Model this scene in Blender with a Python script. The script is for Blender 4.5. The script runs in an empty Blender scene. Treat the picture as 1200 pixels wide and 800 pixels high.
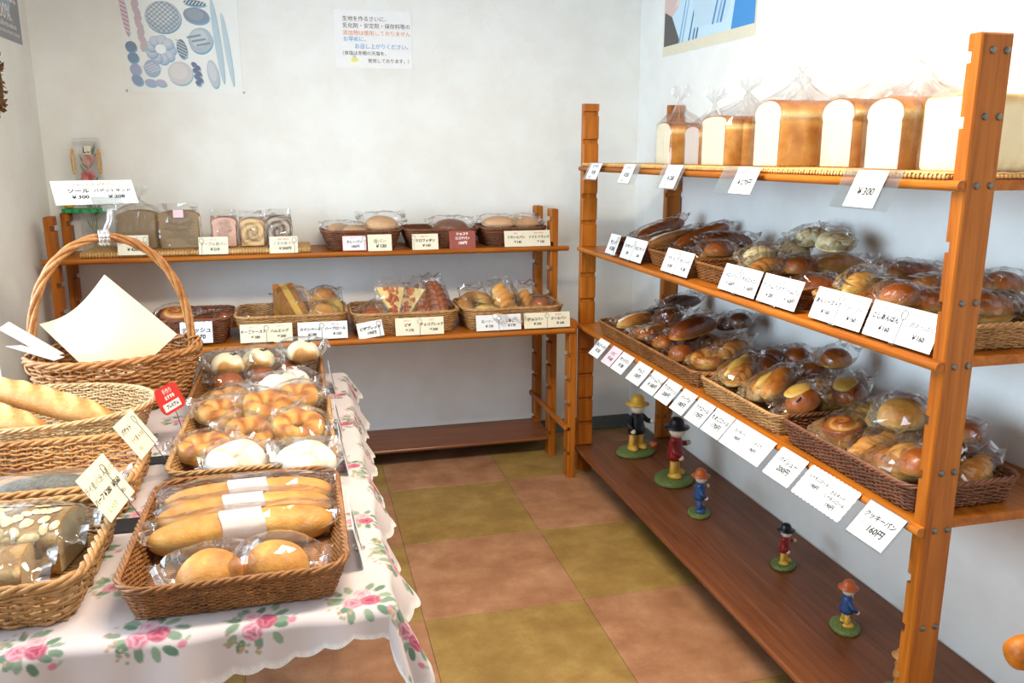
import bpy, math, random
import numpy as np
from mathutils import Vector, Matrix

SC = bpy.context.scene
COL = SC.collection
PI = math.pi
R = math.radians

# ------------------------------------------------------------------ camera
cam_data = bpy.data.cameras.new('camera')
cam = bpy.data.objects.new('camera', cam_data)
COL.objects.link(cam)
cam.location = (0, 0, 1.5)
cam.rotation_euler = (R(90 - 12.685), 0, R(-14.226))
cam_data.sensor_width = 36.0
cam_data.lens = 968 / 1200 * 36
cam_data.clip_start = 0.05
SC.camera = cam

# ------------------------------------------------------------------ world, lights, exposure
world = bpy.data.worlds.new('world')
SC.world = world
world.use_nodes = True
world.node_tree.nodes['Background'].inputs[0].default_value = (0.80, 0.88, 1.0, 1)
world.node_tree.nodes['Background'].inputs[1].default_value = 1.0

def area_light(name, loc, direction, sx, sy, watts, color):
    d = bpy.data.lights.new(name, 'AREA')
    d.shape = 'RECTANGLE'; d.size = sx; d.size_y = sy
    d.energy = watts; d.color = color
    o = bpy.data.objects.new(name, d); COL.objects.link(o)
    o.location = loc
    o.rotation_euler = Vector(direction).to_track_quat('-Z', 'Y').to_euler()
    return o
# daylight through the wide window of the unseen, added bay left of the table
area_light('side_window_daylight', (-2.24, 1.95, 1.5), (1, 0.0, -0.02), 2.2, 1.4, 96, (0.58, 0.78, 1.0))
# weak daylight through the shop front behind the photographer
area_light('shop_front_daylight', (0.3, -1.72, 1.35), (0, 1, -0.03), 2.5, 1.7, 5, (0.88, 0.94, 1.0))
# the ceiling fitting of the shop
area_light('ceiling_fitting_light', (0.45, 1.7, 2.43), (0, 0, -1), 1.2, 0.3, 44, (1.0, 0.87, 0.70))

SC.view_settings.view_transform = 'Standard'
SC.view_settings.look = 'None'
SC.view_settings.exposure = 0.52
SC.view_settings.gamma = 1.0
SC.view_settings.use_curve_mapping = False
try:
    SC.cycles.use_denoising = True
    SC.cycles.transparent_max_bounces = 24
    SC.cycles.max_bounces = 8
    SC.cycles.caustics_reflective = False
    SC.cycles.caustics_refractive = False
    SC.cycles.sample_clamp_indirect = 6.0
except Exception:
    pass

# ------------------------------------------------------------------ materials
def lin(c):
    if isinstance(c, str):
        c = c.lstrip('#'); c = [int(c[i:i + 2], 16) / 255 for i in (0, 2, 4)]
    return tuple((x / 12.92 if x <= 0.04045 else ((x + 0.055) / 1.055) ** 2.4) for x in c) + (1.0,)

MATS = {}
class NT:
    def __init__(s, name):
        s.m = bpy.data.materials.new(name); s.m.use_nodes = True
        s.t = s.m.node_tree; s.n = s.t.nodes; s.b = s.n['Principled BSDF']; s.out = s.n['Material Output']
        MATS[name] = s.m
    def new(s, kind, **kw):
        n = s.n.new(kind)
        for k, v in kw.items():
            if hasattr(n, k) and k not in n.inputs: setattr(n, k, v)
            else: n.inputs[k].default_value = v
        return n
    def link(s, a, b): s.t.links.new(a, b)
    def coords(s, kind='Object', scale=(1, 1, 1)):
        tc = s.new('ShaderNodeTexCoord'); mp = s.new('ShaderNodeMapping')
        mp.inputs['Scale'].default_value = scale
        s.link(tc.outputs[kind], mp.inputs['Vector']); return mp.outputs['Vector']
    def noise(s, vec, scale, detail=3, rough=0.5, dist=0.0):
        n = s.new('ShaderNodeTexNoise'); n.inputs['Scale'].default_value = scale
        n.inputs['Detail'].default_value = detail; n.inputs['Roughness'].default_value = rough
        n.inputs['Distortion'].default_value = dist
        s.link(vec, n.inputs['Vector']); return n.outputs['Fac']
    def ramp(s, fac, stops):
        r = s.new('ShaderNodeValToRGB'); e = r.color_ramp.elements
        while len(e) > 1: e.remove(e[0])
        for i, (p, c) in enumerate(stops):
            x = e[0] if i == 0 else e.new(p)
            x.position = p; x.color = lin(c)
        s.link(fac, r.inputs['Fac']); return r.outputs['Color']
    def bump(s, height, strength, dist=0.01):
        b = s.new('ShaderNodeBump'); b.inputs['Strength'].default_value = strength
        b.inputs['Distance'].default_value = dist
        s.link(height, b.inputs['Height']); s.link(b.outputs['Normal'], s.b.inputs['Normal'])
    def math(s, op, a, b=None, clamp=False):
        n = s.new('ShaderNodeMath', operation=op); n.use_clamp = clamp
        for i, v in enumerate((a, b)):
            if v is None: continue
            if isinstance(v, (int, float)): n.inputs[i].default_value = v
            else: s.link(v, n.inputs[i])
        return n.outputs[0]
    def base(s, col, rough=0.5, spec=0.5, coat=0.0):
        if isinstance(col, (str, tuple)) and not hasattr(col, 'node'): s.b.inputs['Base Color'].default_value = lin(col)
        else: s.link(col, s.b.inputs['Base Color'])
        s.b.inputs['Roughness'].default_value = rough
        s.b.inputs['Specular IOR Level'].default_value = spec
        s.b.inputs['Coat Weight'].default_value = coat
        s.b.inputs['Coat Roughness'].default_value = 0.15

def plain(name, col, rough=0.5, var=0.06, scale=30, spec=0.4, coat=0.0, bump=0.0, metal=0.0):
    t = NT(name); v = t.coords()
    f = t.noise(v, scale, 3)
    c = lin(col)
    def sc(k): return tuple(min(1, max(0, x)) for x in [ (1.055 * (min(1, y * k)) ** (1 / 2.4) - 0.055) if y * k > 0.0031308 else y * k * 12.92 for y in c[:3]])
    t.base(t.ramp(f, [(0.3, sc(1 - 1.6 * var)), (0.7, sc(1 + 1.6 * var))]), rough, spec, coat)
    t.b.inputs['Metallic'].default_value = metal
    if bump: t.bump(f, bump, 0.004)
    return t.m

def wood(name, axis, light, mid, dark, rough=0.42, coat=0.0):
    t = NT(name)
    sc = [38, 38, 38]; sc[axis] = 2.2
    v = t.coords('Object', sc)
    g = t.noise(v, 1.0, 5, 0.6, 0.6)
    sc2 = [6, 6, 6]; sc2[axis] = 0.5
    v2 = t.coords('Object', sc2); b = t.noise(v2, 1.0, 2)
    sc3 = [190, 190, 190]; sc3[axis] = 5
    fine = t.noise(t.coords('Object', sc3), 1.0, 3)
    f = t.math('ADD', t.math('MULTIPLY', g, 0.55), t.math('ADD', t.math('MULTIPLY', b, 0.3), t.math('MULTIPLY', fine, 0.15)))
    t.base(t.ramp(f, [(0.34, dark), (0.48, mid), (0.64, light)]), rough, 0.22, coat)
    t.bump(fine, 0.12, 0.002)
    return t.m

for ax, nm in enumerate('xyz'):
    wood('rack_wood_' + nm, ax, '#ba6f22', '#9d5715', '#763a0a')
    wood('dark_board_' + nm, ax, '#84502f', '#714024', '#5a3019', 0.42, 0.15)  # darker rack wood: the shade on the bottom boards is put into the colour
wood('table_wood', 2, '#b97a3c', '#a5662e', '#7c4a20')

def wall_material(name, tint):
    t = NT(name); v = t.coords()
    big = t.noise(v, 5.0, 4, 0.6); fine = t.noise(v, 260, 2)
    weave = t.noise(t.coords('Object', (420, 420, 60)), 1.0, 2)
    t.base(t.ramp(big, [(0.35, tint[0]), (0.65, tint[1])]), 0.85, 0.15)
    t.bump(t.math('ADD', fine, weave), 0.22, 0.003)
    return t.m
wall_material('wallpaper', ('#e6e3da', '#ecebe4'))
wall_material('ceiling_paper', ('#ecebe6', '#f2f1ed'))

def tile_material(name, a, b, c):
    t = NT(name); v = t.coords('Object')
    geo = t.new('ShaderNodeObjectInfo')
    add = t.new('ShaderNodeVectorMath', operation='ADD')
    t.link(v, add.inputs[0]); t.link(geo.outputs['Location'], add.inputs[1])
    w = add.outputs[0]
    big = t.noise(w, 7, 4, 0.65); fine = t.noise(w, 330, 2, 0.7)
    f = t.math('ADD', t.math('MULTIPLY', big, 0.55), t.math('MULTIPLY', fine, 0.45))
    t.base(t.ramp(f, [(0.36, a), (0.5, b), (0.64, c)]), 0.5, 0.35)
    t.bump(fine, 0.25, 0.002)
    return t.m
tile_material('tile_ochre', '#7d602f', '#92733c', '#a68a50')
tile_material('tile_rose', '#875a3b', '#9f7150', '#b48866')
plain('tile_joint', '#5b4029', 0.8)
plain('baseboard_grey', '#5f665f', 0.5)

def wicker(name, light, mid, dark, rough=0.5):
    t = NT(name); v = t.coords()
    a = t.noise(v, 55, 4, 0.65); b = t.noise(v, 9, 2)
    f = t.math('ADD', t.math('MULTIPLY', a, 0.6), t.math('MULTIPLY', b, 0.4))
    t.base(t.ramp(f, [(0.33, dark), (0.5, mid), (0.66, light)]), rough, 0.4)
    t.bump(t.noise(v, 400, 2), 0.15, 0.002)
    return t.m
wicker('wicker_brown', '#a06c3a', '#835327', '#603818')
wicker('wicker_tan', '#c29763', '#a87c4a', '#835a30')
wicker('wicker_dark', '#865535', '#6d4128', '#4f2c1a')
wicker('wicker_honey', '#cf9f66', '#b98650', '#965f33')
wicker('wicker_pale', '#e0c79c', '#cfae7e', '#b08a5a')
wicker('wicker_peel', '#c48e58', '#a7703d', '#835028', 0.38)
wicker('rattan_mat', '#e2bc80', '#d0a264', '#b08146', 0.5)

def bread_mat(name, stops, rough=0.5, coat=0.0, mott=0.35, nscale=42, bump=0.5):
    t = NT(name); v = t.coords()
    at = t.new('ShaderNodeAttribute'); at.attribute_name = 'bake'
    n = t.noise(v, nscale, 6, 0.7)
    f = t.math('ADD', at.outputs['Fac'], t.math('MULTIPLY', t.math('SUBTRACT', n, 0.5), mott), True)
    t.base(t.ramp(f, stops), rough, 0.4, coat)
    t.bump(t.noise(v, 170, 3), bump, 0.003)
    return t.m
bread_mat('bread_golden', [(0.0, '#f3dfae'), (0.28, '#e8bb68'), (0.55, '#d6963f'), (0.8, '#b36a22'), (1.0, '#834512')], mott=0.5)
bread_mat('bread_glazed', [(0.0, '#ecc47a'), (0.25, '#d28c38'), (0.55, '#b05e18'), (0.8, '#8a400d'), (1.0, '#5e2808')], 0.3, 0.3)
bread_mat('bread_dark', [(0.0, '#a86c3e'), (0.3, '#7c4522'), (0.6, '#5d3017'), (1.0, '#3a1c0d')], 0.3, 0.4)
bread_mat('bread_sugar', [(0.0, '#f3e7d2'), (0.45, '#f2ead9'), (0.75, '#ead7b2'), (1.0, '#c58f4c')], 0.7, 0.0, 0.2)
bread_mat('bread_pale', [(0.0, '#f3e6c4'), (0.5, '#eed9a6'), (0.8, '#dcb06a'), (1.0, '#b0742f')], 0.6, 0.0, 0.2)
bread_mat('bread_melon', [(0.0, '#b98a4a'), (0.35, '#ead39a'), (0.7, '#f0deaa'), (1.0, '#d7a55c')], 0.55, 0.0, 0.2)
bread_mat('bread_yellow', [(0.0, '#ecc85e'), (0.4, '#e8c35a'), (0.65, '#d49a3c'), (1.0, '#98501c')], 0.35, 0.3)
bread_mat('bread_custard', [(0.0, '#ecd27a'), (0.5, '#e4bf5c'), (1.0, '#c98f38')], 0.3, 0.3, 0.2)
bread_mat('bread_crust', [(0.0, '#f0d9a2'), (0.3, '#d6a054'), (0.55, '#b87a34'), (0.8, '#935620'), (1.0, '#683a12')], 0.5, 0.0, 0.6, 26)
bread_mat('bread_rustic', [(0.0, '#f0dcb4'), (0.3, '#e2b878'), (0.6, '#c98f4c'), (1.0, '#9a5c26')], 0.6, 0.0, 0.6, 60, 0.5)
bread_mat('bread_grain', [(0.0, '#cfb281'), (0.5, '#ad8957'), (1.0, '#7f5c35')], 0.7, 0.0, 0.7, 120, 0.6)
bread_mat('bread_seed', [(0.0, '#6c6656'), (0.5, '#8f8a7c'), (1.0, '#4b4436')], 0.7, 0.0, 0.9, 160, 0.6)
bread_mat('bread_flat', [(0.0, '#f0d2aa'), (0.5, '#e0b385'), (1.0, '#c08a58')], 0.6, 0.0, 0.25)
bread_mat('bread_cheese', [(0.0, '#f1dfae'), (0.4, '#e8c676'), (0.65, '#c46a34'), (1.0, '#9a3f1c')], 0.4, 0.2, 0.9, 75, 0.5)
bread_mat('bread_herb', [(0.0, '#efe0ae'), (0.4, '#dcb967'), (0.7, '#b9853c'), (1.0, '#8a5a26')], 0.5, 0.0, 0.9, 60, 0.4)
bread_mat('crumb_white', [(0.0, '#d8caa8'), (1.0, '#e2d5b8')], 0.85, 0.0, 0.2, 140, 0.3)
bread_mat('crumb_grey', [(0.0, '#b9a99c'), (1.0, '#cfc0b2')], 0.85, 0.0, 0.9, 90, 0.3)
bread_mat('crumb_pink', [(0.0, '#c99d8c'), (1.0, '#dbb5a0')], 0.8, 0.0, 0.6, 60, 0.3)
bread_mat('crumb_swirl', [(0.0, '#8d6d4c'), (0.4, '#c0a074'), (1.0, '#e0c490')], 0.8, 0.0, 0.3, 60, 0.3)
bread_mat('crumb_choco', [(0.0, '#4b3c33'), (0.4, '#8d7d70'), (1.0, '#c9b79e')], 0.8, 0.0, 0.3, 60, 0.3)
bread_mat('crumb_grain', [(0.0, '#6d5942'), (1.0, '#ab9373')], 0.85, 0.0, 0.8, 130, 0.4)
bread_mat('crumb_rye', [(0.0, '#a78a60'), (1.0, '#c4a87e')], 0.85, 0.0, 0.8, 130, 0.4)
plain('chocolate', '#3a2016', 0.35, coat=0.2)
plain('raisin', '#1e1714', 0.4)
plain('almond', '#ead3a2', 0.6, 0.12, 60)
plain('cream', '#f4eee0', 0.5)
plain('tomato', '#a83c1e', 0.35, 0.2, 60)

def film(name, amount, rough=0.03, tint=(0.985, 0.985, 0.985, 1), gain=1.0, milk=0.05, cap=0.6):
    """thin clear plastic: see-through with sharp reflections that grow towards grazing angles"""
    t = NT(name)
    t.n.remove(t.b)
    tr = t.new('ShaderNodeBsdfTransparent'); tr.inputs['Color'].default_value = tint
    gl = t.new('ShaderNodeBsdfGlossy'); gl.inputs['Roughness'].default_value = rough
    gl.inputs['Color'].default_value = (1, 1, 1, 1)
    fr = t.new('ShaderNodeFresnel'); fr.inputs['IOR'].default_value = 1.38
    f = t.math('MINIMUM', t.math('ADD', t.math('MULTIPLY', fr.outputs['Fac'], gain), amount, True), cap)
    tl = t.new('ShaderNodeBsdfTranslucent'); tl.inputs['Color'].default_value = (0.95, 0.95, 0.95, 1)
    m0 = t.new('ShaderNodeMixShader'); m0.inputs['Fac'].default_value = milk
    t.link(tr.outputs[0], m0.inputs[1]); t.link(tl.outputs[0], m0.inputs[2])
    mx = t.new('ShaderNodeMixShader')
    t.link(f, mx.inputs['Fac']); t.link(m0.outputs[0], mx.inputs[1]); t.link(gl.outputs[0], mx.inputs[2])
    t.link(mx.outputs[0], t.out.inputs['Surface'])
    return t.m
film('film_clear', 0.02, 0.045, gain=0.85)
film('film_loaf', 0.015, 0.06, gain=0.6, milk=0.075, cap=0.3)
film('film_frost', 0.22, 0.3)
film('acrylic', 0.05, 0.05, (0.93, 0.95, 0.95, 1), 0.8, 0.0)

plain('paper_white', '#ecebe7', 0.6, 0.01)
plain('card_white', '#dbdad7', 0.55, 0.01)
plain('card_cream', '#ded5ba', 0.55, 0.02)
plain('card_pink', '#ecc9cf', 0.55, 0.03)
plain('card_maroon', '#8d4238', 0.5, 0.04)
plain('card_red', '#c22a22', 0.35, 0.03)
plain('paper_cream', '#efe3c4', 0.75, 0.02, 300, 0.2, 0, 0.2)
plain('paper_band', '#d6c3bb', 0.6, 0.04)
plain('ink_black', '#26231f', 0.6)
plain('ink_brown', '#5f4a3a', 0.6)
plain('ink_orange', '#e98a58', 0.6)
plain('ink_blue', '#2a8fcf', 0.6)
plain('ink_purple', '#9a6fb0', 0.6)
plain('ink_red', '#c4483c', 0.6)
plain('ink_green', '#76a878', 0.6)
plain('ink_white', '#f0e8e0', 0.6)
plain('ink_grey', '#bdb8b4', 0.6)
plain('steel_wire', '#8d8d8a', 0.3, 0.05, metal=0.9)
plain('bolt_steel', '#6d6a64', 0.4, 0.1, metal=0.8)
plain('black_board', '#1d1b1b', 0.6)
plain('frame_white', '#dedcd6', 0.5)
plain('ceramic_green', '#65753c', 0.55, 0.25, 180, bump=0.5)
plain('ceramic_yellow', '#d9a63c', 0.3)
plain('ceramic_black', '#1d1e24', 0.3)
plain('ceramic_red', '#8f2320', 0.3)
plain('ceramic_blue', '#2d4f80', 0.3)
plain('ceramic_orange', '#c4602c', 0.3)
plain('ceramic_cream', '#e5d6c0', 0.3)
plain('ceramic_tan', '#b98548', 0.35)
plain('petal_pink', '#f2bcb0', 0.6, 0.1, 120)
plain('petal_rose', '#e88484', 0.6, 0.12, 120)
plain('leaf_green', '#7e8a66', 0.6, 0.15)
plain('felt_green', '#2f9a58', 0.7)
plain('felt_yellow', '#e2b23e', 0.7)
plain('dried_brown', '#6d4a26', 0.8, 0.3, 60)

def colour_attr(name, rough=0.6, fabric=False):
    t = NT(name)
    at = t.new('ShaderNodeAttribute'); at.attribute_name = 'tint'
    t.base(at.outputs['Color'], rough, 0.25)
    if fabric:
        v = t.coords()
        t.bump(t.noise(v, 700, 2), 0.2, 0.001)
    return t.m
colour_attr('printed_paper', 0.5)
colour_attr('printed_cloth', 0.85, True)

def glass_pane():
    t = NT('window_glass'); t.n.remove(t.b)
    tr = t.new('ShaderNodeBsdfTransparent'); t.link(tr.outputs[0], t.out.inputs['Surface'])
glass_pane()

# ------------------------------------------------------------------ mesh helpers
class MB:
    """Collects shapes; build() links them as one mesh object."""
    def __init__(s):
        s.v = []; s.f = []; s.mi = []; s.bake = []; s.tint = []; s.n = 0; s.has_bake = False; s.has_tint = False
    def add(s, V, F, bake=None, tint=None, mi=0):
        V = np.asarray(V, float)
        s.v.append(V); k = s.n
        for f in F: s.f.append(tuple(int(i) + k for i in f)); s.mi.append(mi)
        s.n += len(V)
        if bake is None: s.bake.append(np.full(len(V), 0.5))
        else: s.bake.append(np.broadcast_to(np.asarray(bake, float), (len(V),))); s.has_bake = True
        if tint is None: s.tint.append(np.ones((len(V), 3)))
        else: s.tint.append(np.broadcast_to(np.asarray(tint, float)[..., :3], (len(V), 3))); s.has_tint = True
        return s
    def join(s, o, M=None, mi=0):
        V = np.concatenate(o.v)
        if M is not None:
            M = np.array(M); V = V @ M[:3, :3].T + M[:3, 3]
        k = s.n
        s.v.append(V); s.f += [tuple(i + k for i in f) for f in o.f]; s.mi += [m + mi for m in o.mi]
        s.bake += [np.concatenate(o.bake)]; s.tint += [np.concatenate(o.tint)]
        s.has_bake |= o.has_bake; s.has_tint |= o.has_tint; s.n += len(V)
        return s
    def box(s, x0, x1, y0, y1, z0, z1, bev=0.0, mi=0, bake=None, tint=None):
        if bev <= 0:
            V = [(x, y, z) for z in (z0, z1) for y in (y0, y1) for x in (x0, x1)]
            F = [(0, 2, 3, 1), (4, 5, 7, 6), (0, 1, 5, 4), (2, 6, 7, 3), (0, 4, 6, 2), (1, 3, 7, 5)]
            return s.add(V, F, bake, tint, mi)
        bev = min(bev, (x1 - x0) * .49, (y1 - y0) * .49, (z1 - z0) * .49)
        V = []; idx = {}
        c = ((x0, x1), (y0, y1), (z0, z1))
        for sx in (0, 1):
            for sy in (0, 1):
                for sz in (0, 1):
                    p = [c[0][sx], c[1][sy], c[2][sz]]; d = [1 - 2 * sx, 1 - 2 * sy, 1 - 2 * sz]
                    for a in range(3):
                        q = [p[k] + (0 if k == a else d[k] * bev) for k in range(3)]
                        idx[(sx, sy, sz, a)] = len(V); V.append(q)
        F = []
        for a in range(3):
            b, e = (a + 1) % 3, (a + 2) % 3
            for sa in (0, 1):
                q = []
                for sb, se in ((0, 0), (1, 0), (1, 1), (0, 1)):
                    k = [0, 0, 0]; k[a] = sa; k[b] = sb; k[e] = se
                    q.append(idx[(*k, a)])
                F.append(q if sa else q[::-1])
            for sb in (0, 1):
                for se in (0, 1):
                    q = []
                    for sa, w in ((0, b), (1, b), (1, e), (0, e)):
                        k = [0, 0, 0]; k[a] = sa; k[b] = sb; k[e] = se
                        q.append(idx[(*k, w)])
                    F.append(q[::-1] if sb == se else q)
        for sx in (0, 1):
            for sy in (0, 1):
                for sz in (0, 1):
                    q = [idx[(sx, sy, sz, a)] for a in range(3)]
                    F.append(q if (sx + sy + sz) % 2 else q[::-1])
        return s.add(V, F, bake, tint, mi)
    def tube(s, P, r, k=5, closed=False, ref=(0, 0, 1), mi=0, bake=None, cap=True, flat=1.0):
        P = np.asarray(P, float); n = len(P)
        if closed: T = np.roll(P, -1, 0) - np.roll(P, 1, 0)
        else: T = np.gradient(P, axis=0)
        T /= np.linalg.norm(T, axis=1)[:, None] + 1e-12
        ref = np.asarray(ref, float)
        if ref.ndim == 1:
            ref = np.broadcast_to(ref, P.shape).copy()
            bad = np.abs((T * ref).sum(1)) > 0.97
            ref[bad] = (0.93, 0.3, 0.2)
        S = np.cross(T, ref); S /= np.linalg.norm(S, axis=1)[:, None] + 1e-12
        U = np.cross(S, T)
        r = np.broadcast_to(np.asarray(r, float), (n,))
        a = np.arange(k) * 2 * PI / k
        V = P[:, None, :] + r[:, None, None] * (np.cos(a)[None, :, None] * S[:, None, :] + flat * np.sin(a)[None, :, None] * U[:, None, :])
        V = V.reshape(-1, 3)
        m = n if closed else n - 1
        F = []
        for i in range(m):
            A = i * k; B = ((i + 1) % n) * k
            for j in range(k):
                j2 = (j + 1) % k
                F.append((A + j, A + j2, B + j2, B + j))
        if not closed and cap:
            F.append(tuple(range(k - 1, -1, -1))); F.append(tuple(range((n - 1) * k, n * k)))
        if bake is not None and np.ndim(bake) == 1: bake = np.repeat(bake, k)
        return s.add(V, F, bake, None, mi)
    def lathe(s, prof, n=20, cx=0, cy=0, mi=0, bake=None, sx=1.0, sy=1.0):
        prof = np.asarray(prof, float); m = len(prof); a = np.arange(n) * 2 * PI / n
        V = np.stack([cx + sx * prof[:, 0:1] * np.cos(a), cy + sy * prof[:, 0:1] * np.sin(a), np.repeat(prof[:, 1:2], n, 1)], -1).reshape(-1, 3)
        F = []
        for i in range(m - 1):
            for j in range(n):
                F.append((i * n + j, i * n + (j + 1) % n, (i + 1) * n + (j + 1) % n, (i + 1) * n + j))
        F.append(tuple(range(n - 1, -1, -1))); F.append(tuple(range((m - 1) * n, m * n)))
        return s.add(V, F, bake, None, mi)
    def prism(s, poly, z0, z1, mi=0, bake=None, tint=None):
        n = len(poly)
        V = [(x, y, z0) for x, y in poly] + [(x, y, z1) for x, y in poly]
        F = [tuple(range(n - 1, -1, -1)), tuple(range(n, 2 * n))] + [(i, (i + 1) % n, n + (i + 1) % n, n + i) for i in range(n)]
        return s.add(V, F, bake, tint, mi)
    def mesh(s, name, mats, smooth=True):
        me = bpy.data.meshes.new(name)
        V = np.concatenate(s.v)
        me.from_pydata(V.tolist(), [], s.f)
        for m in (mats if isinstance(mats, (list, tuple)) else [mats]): me.materials.append(MATS[m])
        if any(s.mi): me.polygons.foreach_set('material_index', s.mi)
        if s.has_bake:
            at = me.attributes.new('bake', 'FLOAT', 'POINT'); at.data.foreach_set('value', np.concatenate(s.bake).astype(np.float32))
        if s.has_tint:
            at = me.attributes.new('tint', 'FLOAT_COLOR', 'POINT')
            T = np.concatenate([np.concatenate(s.tint), np.ones((s.n, 1))], 1).astype(np.float32)
            at.data.foreach_set('color', T.ravel())
        if smooth: me.polygons.foreach_set('use_smooth', [True] * len(me.polygons))
        me.update()
        return me
    def build(s, name, mats, parent=None, smooth=True):
        return link(name, s.mesh(name, mats, smooth), parent)

def link(name, me, parent=None, M=None):
    o = bpy.data.objects.new(name, me); COL.objects.link(o)
    if parent is not None: o.parent = parent
    if M is not None: o.matrix_local = M
    return o

LABEL_USE = {}
def tag(o, label=None, cat=None, group=None, kind=None):
    if label: o['label'] = label; LABEL_USE.setdefault(label, []).append(o)
    if cat: o['category'] = cat
    if group: o['group'] = group
    if kind: o['kind'] = kind
    return o
def thing(name, label, cat, loc=(0, 0, 0), rot=0.0, group=None):
    o = bpy.data.objects.new(name, None); COL.objects.link(o)
    o.empty_display_size = 0.05
    o.location = loc
    o.rotation_euler = rot if isinstance(rot, (tuple, list)) else (0, 0, rot)
    return tag(o, label, cat, group)

def snoise(P, seed, freq):
    """cheap smooth noise in -1..1 for an (n,3) array"""
    rs = np.random.RandomState(seed); out = np.zeros(len(P))
    for i in range(5):
        d = rs.normal(size=3); d /= np.linalg.norm(d)
        out += np.sin((P @ d) * freq * (0.7 + 0.5 * i) + rs.uniform(0, 6.28)) / (1 + 0.5 * i)
    return out / 2.6
def sstep(a, b, x): t = np.clip((x - a) / (b - a), 0, 1); return t * t * (3 - 2 * t)

# ------------------------------------------------------------------ lettering (flat print), made from the built-in font
TEXTS = []
def letter(parent, name, lines, mat='ink_black'):
    """lines: (text, size, x, y[, align[, shear]]) in the parent's local xy plane"""
    TEXTS.append((parent, name, lines, mat))
def flush_letters():
    jobs = []
    for parent, name, lines, mat in TEXTS:
        grp = []
        for ln in lines:
            t, size, x, y = ln[:4]
            cu = bpy.data.curves.new('lettering_tmp', 'FONT')
            cu.body = t; cu.size = size; cu.resolution_u = 2
            cu.align_x = ln[4] if len(ln) > 4 else 'LEFT'
            cu.align_y = 'CENTER'
            cu.shear = ln[5] if len(ln) > 5 else 0.0
            cu.offset = 0.0 if any('\u4e00' <= ch <= '\u9fff' and ch != '円' for ch in t) else size * (0.012 if (parent.get('category') or '') in ('notice', 'poster') else 0.038)
            o = bpy.data.objects.new('lettering_tmp', cu); COL.objects.link(o)
            grp.append((o, x, y, ln[6] if len(ln) > 6 else 0.0))
        jobs.append((parent, name, grp, mat))
    bpy.context.view_layer.update()
    dg = bpy.context.evaluated_depsgraph_get()
    for parent, name, grp, mat in jobs:
        mb = MB()
        for o, x, y, rot in grp:
            me = o.evaluated_get(dg).to_mesh()
            n = len(me.vertices)
            if n:
                V = np.empty(n * 3); me.vertices.foreach_get('co', V); V = V.reshape(-1, 3)
                c, s_ = math.cos(rot), math.sin(rot)
                W = np.stack([V[:, 0] * c - V[:, 1] * s_ + x, V[:, 0] * s_ + V[:, 1] * c + y, V[:, 2] + (0.0024 if (parent.get("category") or "") in ("notice", "poster") else 0.0045 if name == "label_lettering" or parent.name.startswith("price_tag") else 0.0009)], 1)
                mb.add(W, [tuple(p.vertices) for p in me.polygons])
            o.evaluated_get(dg).to_mesh_clear()
        if mb.n: mb.build(name, mat, parent, smooth=False)
        for o, *_ in grp:
            cu = o.data; bpy.data.objects.remove(o); bpy.data.curves.remove(cu)

# ------------------------------------------------------------------ the room
XL, XR, YB, YF, ZC = -1.097, 1.736, 4.17, -1.8, 2.5
def struct(name, mb, mat, parent=None, smooth=False):
    o = mb.build(name, mat, parent, smooth)
    if parent is None: o['kind'] = 'structure'
    return o
struct('wall_back', MB().box(XL - .1, XR + .1, YB, YB + .1, 0, ZC), 'wallpaper')
struct('wall_right', MB().box(XR, XR + .1, YF, YB, 0, ZC), 'wallpaper')
XB, YW = -2.3, 3.3      # unseen bay added left of the table, so its window lights more evenly
struct('wall_left', MB().box(XL - .1, XL, YW, YB, 0, ZC), 'wallpaper')
struct('wall_bay_end', MB().box(XB - .1, XL - .1, YW, YW + .1, 0, ZC), 'wallpaper')
wl = MB()
wl.box(XB - .1, XB, 3.1, YW, 0, ZC).box(XB - .1, XB, YF, .8, 0, ZC).box(XB - .1, XB, .8, 3.1, 0, .75).box(XB - .1, XB, .8, 3.1, 2.25, ZC)
struct('wall_bay', wl, 'wallpaper')
struct('wall_front', MB().box(XB, -1.0, YF - .1, YF, 0, ZC).box(1.6, XR, YF - .1, YF, 0, ZC).box(-1.0, 1.6, YF - .1, YF, 0, .45).box(-1.0, 1.6, YF - .1, YF, 2.25, ZC), 'wallpaper')
struct('ceiling', MB().box(XB - .1, XR + .1, YF - .1, YB + .1, ZC, ZC + .08), 'ceiling_paper')
fr = MB()
for y in (.8, 1.93, 3.06): fr.box(XB - .07, XB - .02, y, y + .04, .75, 2.25, .004)
for z in (.75, 2.21): fr.box(XB - .07, XB - .02, .8, 3.1, z, z + .04, .004)
w1 = struct('window_1', fr, 'frame_white')
for y in (.84, 1.97): MB().box(XB - .05, XB - .046, y, y + 1.09, .79, 2.21).build('pane', 'window_glass', w1, False)
fr = MB()
for x in (-1.0, .28, 1.56): fr.box(x, x + .04, YF - .07, YF - .02, .45, 2.25, .004)
for z in (.45, 2.21): fr.box(-1.0, 1.6, YF - .07, YF - .02, z, z + .04, .004)
w2 = struct('window_2', fr, 'frame_white')
MB().box(-.96, .28, YF - .05, YF - .046, .49, 2.21).build('pane', 'window_glass', w2, False)
MB().box(.32, 1.56, YF - .05, YF - .046, .49, 2.21).build('pane', 'window_glass', w2, False)

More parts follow.
